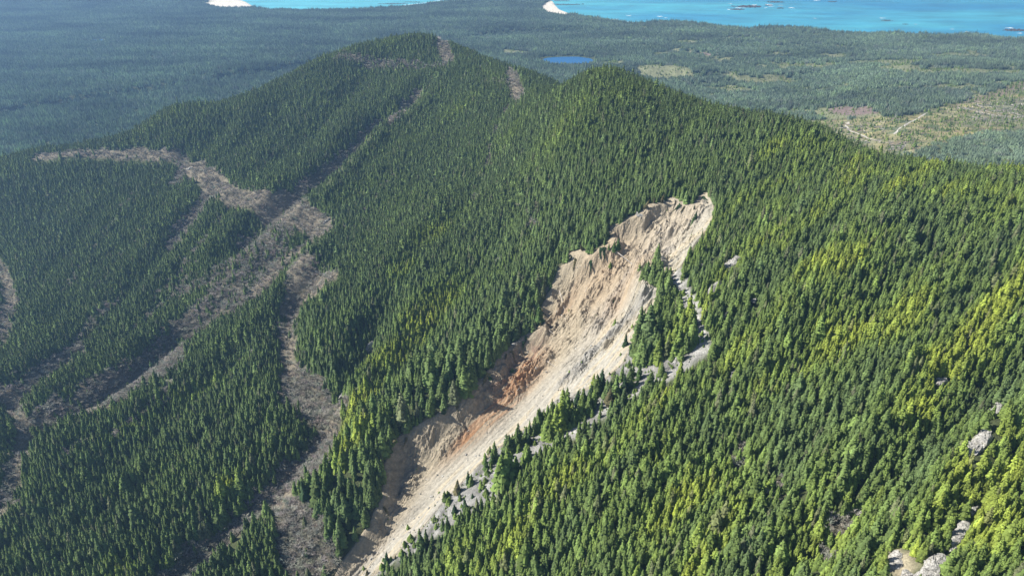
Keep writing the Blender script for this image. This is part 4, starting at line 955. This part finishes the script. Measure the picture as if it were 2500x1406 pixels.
# ---------------------------------------------------------------- the largest trees as things, the rest as one wood
free = far_from_taken(TX, TY); isC &= free; isA &= free
def pick(mask, n, cosk):
    px, py, f = project(TX, TY, TZ+H*.5); m = mask & (px > 8) & (px < 2492) & (py > 8) & (py < 1398) & visible(TX, TY, TZ, .7*20, 64)
    s = np.where(m, H/D3, 0); return np.argsort(-s)[:n]
N_C = 300-len(LONE)-N_FALL
ci = pick(isC & (young < .1), N_C, 0)
# tell the picked trees apart by where they stand and their colour
def place_word(px, py):
    if px < 700: return 'in the forest left of the bare alder patch'
    if px < 960: return 'in the tall shaded wood between the alder patch and the slide toe'
    if px < 1340 and py < 1060: return 'in the tall wood above the left bank of the slide'
    if px < 1500: return 'on the slope right of the slide toe'
    if px < 1900: return 'at the bottom edge below the middle of the right slope'
    if px < 2180: return 'near the bottom edge beside the bare grey shrubs'
    if py < 1200: return 'by the pale cliff patches at the right edge'
    return 'around the rock rib in the bottom right corner'
def col_word(t):
    r = t[0]/max(t[1], 1e-4)
    return 'brownish' if r > .85 else ('yellow green' if t[1] > .24 else ('mid green' if t[1] > .155 else 'dark green'))
IR = np.random.RandomState(8)
for i in ci:
    h = float(H[i]); c_ = col_word(CT_[i]); p_ = place_word(SX_[i], SY_[i])
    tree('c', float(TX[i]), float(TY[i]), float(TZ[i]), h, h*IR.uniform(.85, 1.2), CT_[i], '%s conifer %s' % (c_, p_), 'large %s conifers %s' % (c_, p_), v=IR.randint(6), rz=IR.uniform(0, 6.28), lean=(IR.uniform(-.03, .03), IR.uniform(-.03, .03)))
isC[ci] = False
at = lambda n: np.array([.272, .262, .225])*np.exp(RS.normal(0, .15, (n, 1)))*(1+RS.normal(0, .05, (n, 3)))
AT = at(len(TX)); AH = 8.5*np.exp(RS.normal(0, .18, TX.shape))*(1+.15*near)
ai = pick(isA, 110, 0)
for i in ai:
    p_ = 'in the bare patch left of the slide toe' if 600 < SX_[i] < 880 and SY_[i] > 1150 else ('in the bare gully strip below the alder patch' if SX_[i] < 900 else 'among conifers on the right slope')
    tree('a', float(TX[i]), float(TY[i]), float(TZ[i]), float(AH[i]), float(AH[i])*1.1, AT[i], 'leafless grey brown alder %s' % p_, 'leafless alders %s' % p_, v=IR.randint(4), rz=IR.uniform(0, 6.28))
isA[ai] = False
def rots(n, k=.035): r = RS.normal(0, k, (n, 3)); r[:, 2] = RS.uniform(0, 6.28, n); return r
small = np.where(young > .3, .5, 1.0)
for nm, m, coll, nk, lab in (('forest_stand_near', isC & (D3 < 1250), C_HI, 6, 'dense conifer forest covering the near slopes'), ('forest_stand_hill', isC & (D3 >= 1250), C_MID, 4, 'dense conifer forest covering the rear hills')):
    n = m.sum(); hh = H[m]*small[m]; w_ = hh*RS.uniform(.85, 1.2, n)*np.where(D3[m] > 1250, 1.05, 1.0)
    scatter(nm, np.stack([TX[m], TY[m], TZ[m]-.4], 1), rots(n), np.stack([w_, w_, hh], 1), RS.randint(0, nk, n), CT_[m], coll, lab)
n = isA.sum(); w_ = AH[isA]*RS.uniform(.9, 1.35, n)
scatter('alder_thicket', np.stack([TX[isA], TY[isA], TZ[isA]-.3], 1), rots(n), np.stack([w_, w_, AH[isA]], 1), RS.randint(0, 4, n), AT[isA], C_ALD, 'leafless grey brown alder thickets filling gullies and old tracks')
# low brush on the bare strips and at the feet of stands
BX, BY = jitter_grid(-1500, 900, 500, 2300, 3.6); bz = gz(BX, BY); ok = in_frame(BX, BY, bz, 60, -20, 60); BX, BY, bz = BX[ok], BY[ok], bz[ok]
k = np.zeros(len(BX))
for z in STRIPS: k = np.maximum(k, z.k(BX, BY, 6.0))
for z, a, c_ in ALDER: k = np.maximum(k, z.k(BX, BY)*(.55 if a > .7 else 0))
k *= 1-SLIDE_POLY.k(BX, BY, 4.0); k *= .35+.65*sstep(-.3, .25, fbm(BX/18, BY/18, 3, seed=61)); ok = (RS.rand(len(BX)) < k*.62) & far_from_taken(BX, BY); BX, BY, bz = BX[ok], BY[ok], bz[ok]
ok = visible(BX, BY, bz, 10); BX, BY, bz = BX[ok], BY[ok], bz[ok]; n = len(BX); hh = RS.uniform(1.8, 4.6, n)
scatter('low_brush', np.stack([BX, BY, bz-.2], 1), rots(n, .1), np.stack([hh*1.4, hh*1.4, hh], 1), RS.randint(0, 4, n), np.array([.28, .266, .225])*np.exp(RS.normal(0, .16, (n, 1))), C_ALD, 'low leafless brush on the old tracks and slide paths')
# small growth on the scree and the scar's edges
SCX, SCY = jitter_grid(-260, 330, 480, 1000, 3.2); k = (SCREE.k(SCX, SCY, 12.0)*.6)*sstep(.1, .5, fbm(SCX/14, SCY/14, 3, seed=62)+.3)+SLIDE_POLY.k(SCX, SCY, 2)*.006; ok = (RS.rand(len(SCX)) < k) & far_from_taken(SCX, SCY)
SCX, SCY = SCX[ok], SCY[ok]; n = len(SCX); hh = np.where(RS.rand(n) < .25, RS.uniform(4, 11, n), RS.uniform(1.2, 3.5, n)); zz = slide_z(SCX, SCY)
scatter('scree_shrubs', np.stack([SCX, SCY, zz-.2], 1), rots(n, .06), np.stack([hh*1.7, hh*1.7, hh], 1), RS.randint(0, 6, n), tints(SCX, SCY, np.full(n, .45)), C_HI, 'small conifer seedlings and shrubs on grey scree')
# rubble
RBX, RBY = jitter_grid(-300, 330, 470, 1010, 2.6); k = SLIDE_POLY.k(RBX, RBY, 2)*.16+SCREE.k(RBX, RBY)*.55; ok = RS.rand(len(RBX)) < k*(.3+.7*sstep(-.2, .3, fbm(RBX/9, RBY/9, 3, seed=63))); RBX, RBY = RBX[ok], RBY[ok]; n = len(RBX); s_ = np.exp(RS.normal(-.9, .45, n))
C_ST = kinds('kind_stone', BM_); s3 = np.stack([s_, s_, s_], 1)
scatter('rubble', np.stack([RBX, RBY, slide_z(RBX, RBY)+.1*s_], 1), RS.uniform(0, 6.28, (n, 3)), s3, RS.randint(0, 5, n), np.ones((n, 3)), C_ST, 'loose grey stones strewn over scree and landslide')

# ---------------------------------------------------------------- the wood on the coastal plain, plot by plot
PX, PY = jitter_grid(-5200, 5200, 1500, 7400, 25, .3); pz = gz(PX, PY); ok = in_frame(PX, PY, pz+10, 420, -90, 0); PX, PY, pz = PX[ok], PY[ok], pz[ok]
inside_h = (PX > -1650) & (PX < 1500) & (PY < 2650) & ~lowland(PX, PY, pz); ok = ~inside_h & visible(PX, PY, pz, 40); PX, PY, pz = PX[ok], PY[ok], pz[ok]
con, _, _, clr = zones(PX, PY); sc_ = samp(GS, PX, PY)
bkp = np.zeros(len(PX), bool)
for b, _z in BEACH: bkp |= in_poly(PX, PY, b)
lk = np.zeros(len(PX), bool)
for L in LAKES:
    c = L.mean(0); rx = np.abs(L[:, 0]-c[0]).max()+13; ry = np.abs(L[:, 1]-c[1]).max()+13; lk |= np.hypot((PX-c[0])/rx, (PY-c[1])/ry) < 1.0
ok = (con > .45) & (sc_ > 16) & ~bkp & ~lk; px_, py_, pz_ = PX[ok], PY[ok], pz[ok]; n = len(px_)
hn = fbm(px_/160, py_/110, 3, seed=71); hs = .92*(1+.28*hn)*np.exp(RS.normal(0, .07, n)); hs *= 1+.35*np.exp(-(sc_[ok]/120)**2); hs *= np.where(PLANT.k(px_, py_) > .4, .6, 1)
gxp, gyp = slope_of(px_, py_, 8.0); rz = RS.randint(0, 4, n)*1.5708
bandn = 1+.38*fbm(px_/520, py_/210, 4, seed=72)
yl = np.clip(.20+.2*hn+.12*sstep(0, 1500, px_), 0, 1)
scatter('coastal_forest', np.stack([px_, py_, pz_-1.0], 1), np.stack([np.zeros(n), np.zeros(n), rz], 1), np.stack([np.ones(n), np.ones(n), hs], 1), RS.randint(0, 6, n), tints(px_, py_, yl)*.62*bandn[:, None]+np.array([.105, .128, .135])*bandn[:, None], C_PATCH, 'vast conifer forest on the flat coastal plain')  # bluish lift in the tint paints haze onto the far crowns
# thin growth in openings of the plain and on the logged hill
QX, QY = jitter_grid(-1200, 3200, 1500, 5200, 9.0); qz = gz(QX, QY); ok = in_frame(QX, QY, qz+5, 60, -60, 0) & ~((QX < 1500) & (QY < 2650) & (QX > -1650) & ~lowland(QX, QY, qz)); QX, QY, qz = QX[ok], QY[ok], qz[ok]
con, _, _, clr = zones(QX, QY); lg = LOGGED.k(QX, QY); ok = (con < .5) & (RS.rand(len(QX)) < .40+.22*lg+.3*fbm(QX/60, QY/40, 2, seed=73)) & (samp(GS, QX, QY) > 20); QX, QY, qz = QX[ok], QY[ok], qz[ok]
ok = visible(QX, QY, qz, 20)
for z in TRACKS: ok &= z.k(QX+3*gnoise(QX/9, QY/9), QY-6, 3) < .5
for L in LAKES:
    c = L.mean(0); ok &= np.hypot((QX-c[0])/(np.abs(L[:, 0]-c[0]).max()+4), (QY-c[1])/(np.abs(L[:, 1]-c[1]).max()+4)) > 1
for b, _z in BEACH: ok &= ~in_poly(QX, QY, b)
QX, QY, qz = QX[ok], QY[ok], qz[ok]; n = len(QX); hh = np.exp(RS.normal(1.75, .45, n))
scatter('young_growth', np.stack([QX, QY, qz-.2], 1), rots(n), np.stack([hh*1.5, hh*1.5, hh], 1), RS.randint(0, 4, n), tints(QX, QY, np.full(n, .5)), C_MID, 'scattered young conifers and shrubs in forest openings')

# ---------------------------------------------------------------- logged hill: tracks, dead trees, logs
def ribbon(name, pts, wd, mat, label, lift=.25):
    P = wpts(pts, GTRUE) if isinstance(pts, str) else pts; L = np.concatenate([[0], np.cumsum(np.hypot(*np.diff(P, axis=0).T))]); n = max(4, int(L[-1]/5)); q = np.linspace(0, L[-1], n)
    x = np.interp(q, L, P[:, 0]); y = np.interp(q, L, P[:, 1]); tx, ty = np.gradient(x), np.gradient(y); m = np.hypot(tx, ty)+1e-9; nx_, ny_ = -ty/m, tx/m; V = []; w3 = wd*(1+.8*gnoise(q/18, q*0+3.3)); x = x+5*gnoise(q/40, q*0+8.1); K = 5
    for j in range(K):
        o_ = (j/(K-1)-.5)*w3; X = x+nx_*o_; Y = y+ny_*o_; V.append(np.stack([X, Y, gz(X, Y)+lift], 1))
    V = np.stack(V, 1).reshape(-1, 3); F = [(i*K+j, i*K+j+1, (i+1)*K+j+1, (i+1)*K+j) for i in range(n-1) for j in range(K-1)]
    return tag(link(name, np_mesh(name, V, F, [mat], smooth=True)), label, kind='structure')
ribbon('gravel_track', "2182 328 2192 318 2215 303 2240 290 2262 276", 5, M_TRACK, 'pale gravel track climbing the logged slope')
ribbon('gravel_track', "2072 298 2064 306 2072 318 2095 326 2118 338 2150 346", 4.5, M_TRACK, 'broken pale track winding through the logged valley')
ribbon('gravel_track', "2352 266 2368 268 2400 276 2440 284 2510 286", 5, M_TRACK, 'pale track below the log litter on the right')
ribbon('gravel_track', "1645 126 1680 129 1720 131 1760 134", 9, m_plain('reddish_track', (.21, .165, .15)), 'faint reddish strip in the far forest')
SR = np.random.RandomState(99)
def snag_mesh(seed):
    R = np.random.RandomState(seed); V = []; F = []; n = 5; m = 5
    for k in range(m+1):
        q = k/m
        for i in range(n): a = i*6.283/n; rr = .75*(1-.75*q); V.append((rr*math.cos(a)+.2*math.sin(q*3+seed), rr*math.sin(a), 17*q-.5))
    for k in range(m):
        for i in range(n): F.append((k*n+i, k*n+(i+1) % n, (k+1)*n+(i+1) % n, (k+1)*n+i))
    for _ in range(16):
        q = R.uniform(.3, .95); a = R.uniform(0, 6.28); L = R.uniform(.8, 2.6)*(1.2-q); b = len(V); z = 17*q
        V += [(0, 0, z-.12), (0, 0, z+.12), (L*math.cos(a), L*math.sin(a), z-.3+R.uniform(0, .8)), (L*.5*math.cos(a+.1), L*.5*math.sin(a+.1), z-.25)]; F.append((b, b+1, b+2, b+3))
    return np_mesh('dead_trunk', V, F, [M_GREYWOOD])
SNM = [snag_mesh(i) for i in range(4)]
sp = np.concatenate([[(SR.uniform(1990, 2200), SR.uniform(262, 330)) for _ in range(30)], [(SR.uniform(2200, 2500), SR.uniform(205, 330)) for _ in range(46)], [(SR.uniform(2300, 2500), SR.uniform(240, 300)) for _ in range(20)], [(SR.uniform(1620, 2000), SR.uniform(225, 265)) for _ in range(10)]])
for i, (x, y) in enumerate(np.stack(hit(sp[:, 0], sp[:, 1], GTRUE), 1)):
    if y < 1400: continue
    o = link('dead_tree', SNM[i % 4], loc=(x, y, float(gz(x, y)))); o.rotation_euler = (SR.uniform(-.06, .06), SR.uniform(-.06, .06), SR.uniform(0, 6)); o.scale = [float(SR.uniform(.6, 1.25))]*3
    tag(o, 'bare grey dead tree standing on the logged hillside', 'dead tree', 'dead trees standing on the logged hillside')
LM_ = [log_mesh(24, 1.0, 40+i) for i in range(4)]
lp = np.concatenate([[(SR.uniform(2365, 2500), SR.uniform(242, 296)) for _ in range(170)], [(SR.uniform(2170, 2215), SR.uniform(345, 368)) for _ in range(32)], [(SR.uniform(2055, 2170), SR.uniform(296, 352)) for _ in range(44)], [(SR.uniform(2340, 2365), SR.uniform(262, 270)) for _ in range(8)]])
for i, (x, y) in enumerate(np.stack(hit(lp[:, 0], lp[:, 1], GTRUE), 1)):
    if y < 1400: continue
    o = link('felled_log', LM_[i % 4], loc=(x, y, float(gz(x, y))+.8)); o.rotation_euler = (0, SR.uniform(-.12, .12), SR.normal(.3, .5)); o.scale = [float(SR.uniform(.6, 1.3))]*3
    tag(o, 'bleached felled log lying in the litter of the logged hillside', 'log', 'felled logs littering the logged hillside')

# ---------------------------------------------------------------- rocks in the sea and surf on them
def sea_at(px, py): x, y = at_level(px, py, 0.0); return float(x), float(y)
SEAR = [(1830, 17, 75, 40, 9, 'longest dark rock reef in the bay'), (1800, 24, 40, 22, 6, 'low dark reef just in front of the longest reef'), (1893, 6, 55, 22, 6, 'dark reef at the top edge of the sea, left of two'),
        (1905, 21, 26, 14, 5, 'small dark reef between the long reef and open water'), (1876, 14, 24, 16, 5, 'dark rock with white surf right of the longest reef'), (2032, 5, 30, 12, 5, 'thin dark reef high at the top edge'),
        (1790, 16, 18, 12, 4, 'small reef rock at the left end of the longest reef'), (2165, 51, 30, 14, 4, 'dark rock close off the right shore'), (2480, 75, 60, 26, 7, 'dark rocks off the shore at the right edge'),
        (2210, 60, 16, 8, 3, 'tiny dark rock near the right shore'), (1385, 12, 110, 16, 4, 'long dark spit curving from the white crescent beach'), (1370, 3, 60, 12, 4, 'dark spit at the very top beside the headland'),
        (960, 10, 90, 14, 4, 'dark sand bar at the right of the left bay'), (1010, 6, 60, 12, 4, 'second dark bar nearest the right end of the left bay')]
for i, (px, py, a, b, h, lab) in enumerate(SEAR):
    a *= 1.35; b *= 1.5
    R = np.random.RandomState(i+3); x, y = sea_at(px, py); nn = 72; mm = 26; gx_, gy_ = np.meshgrid(np.linspace(-1.15, 1.15, nn), np.linspace(-1.25, 1.25, mm)); q = 1-np.hypot(gx_, gy_)
    yy = gy_*b+ (a*.25*gx_**2 if 'spit' in lab else 0); z = h*(np.clip(q*1.6, -1, .6)+.75*fbm(gx_*a/16+i*5, gy_*b/12, 4, seed=i))-h*.25; z = np.where(q < -.05, -4, z)
    me = np_mesh('sea_rock', np.stack([gx_*a, yy, z], -1).reshape(-1, 3), grid_faces(mm, nn), [M_SEAROCK]); tag(link('sea_rock', me, loc=(x, y, 0)), lab, 'sea rock')
FO = [(1842, 13, 22, 9), (1878, 12, 26, 13), (1782, 24, 24, 10), (1882, 16, 22, 9), (1932, 20, 22, 12), (1870, 20, 14, 7), (1536, 39, 16, 9), (1611, 41, 20, 10), (2154, 45, 20, 7), (1994, 2, 24, 10), (2100, 0, 20, 8), (2465, 69, 24, 9), (1783, 10, 14, 6),
      (1625, 44, 10, 6), (1805, 20, 40, 7), (1905, 14, 20, 5), (2360, 78, 12, 5), (2325, 72, 10, 5), (2490, 82, 16, 7), (1500, 48, 22, 8), (2235, 60, 10, 5), (1990, 46, 10, 5)]
V = []; F = []
for i, (px, py, a, b) in enumerate(FO):
    x, y = sea_at(px, py); n = 26; b0 = len(V); V.append((x, y, .5))
    for k in range(n):
        t = k*6.283/n; q = .55+.5*abs(float(fbm(np.array([math.cos(t)*2+i*7.]), np.array([math.sin(t)*2.]), 3)[0]))+.25*math.sin(3*t+i); V.append((x+1.3*a*q*math.cos(t), y+b*1.9*q*math.sin(t), .35))
    F += [(b0, b0+1+k, b0+1+(k+1) % n) for k in range(n)]
# the swash line along the beaches
for s, wd in (("515 12 540 20 560 22 620 24", 10), ("1322 21 1338 32 1362 38", 9), ("985 16 1030 11 1085 2", 9), ("1480 50 1520 55 1560 60", 8), ("1760 64 1800 72", 7)):
    P = px_pairs(s); X, Y = at_level(P[:, 0], P[:, 1]-2, 0.0); q = np.linspace(0, 1, 40); x = np.interp(q, np.linspace(0, 1, len(X)), X); y = np.interp(q, np.linspace(0, 1, len(X)), Y); b0 = len(V)
    for k in range(40): w2 = wd*(1+.8*float(gnoise(np.array([k*.37]), np.array([wd*1.1]))[0])); V += [(x[k], y[k]-w2, .3), (x[k], y[k]+w2, .3)]
    F += [(b0+2*k, b0+2*k+2, b0+2*k+3) for k in range(39)]+[(b0+2*k, b0+2*k+3, b0+2*k+1) for k in range(39)]
tag(link('surf', np_mesh('surf', V, np.array(F), [M_FOAM])), 'white surf breaking on reefs and along the shore', kind='stuff')

# ---------------------------------------------------------------- haze
if HAZE:
    q = N('haze_air'); q.t.nodes.remove(q.b); pv = q.n('ShaderNodeVolumePrincipled'); pv.inputs['Color'].default_value = (.325, .58, 1.0, 1); pv.inputs['Density'].default_value = HAZE_D; pv.inputs['Anisotropy'].default_value = .4
    q.l(pv.outputs[0], q.out.inputs['Volume'])
    x0, x1, y0, y1, z0, z1 = -41500, 41500, -3000, 61500, -40, 730
    V = [(x, y, z) for z in (z0, z1) for y in (y0, y1) for x in (x0, x1)]; F = [(0, 2, 3, 1), (4, 5, 7, 6), (0, 1, 5, 4), (2, 6, 7, 3), (0, 4, 6, 2), (1, 3, 7, 5)]
    tag(link('haze', np_mesh('haze', V, F, [q.m])), 'blue haze deepening towards the coast', kind='stuff')
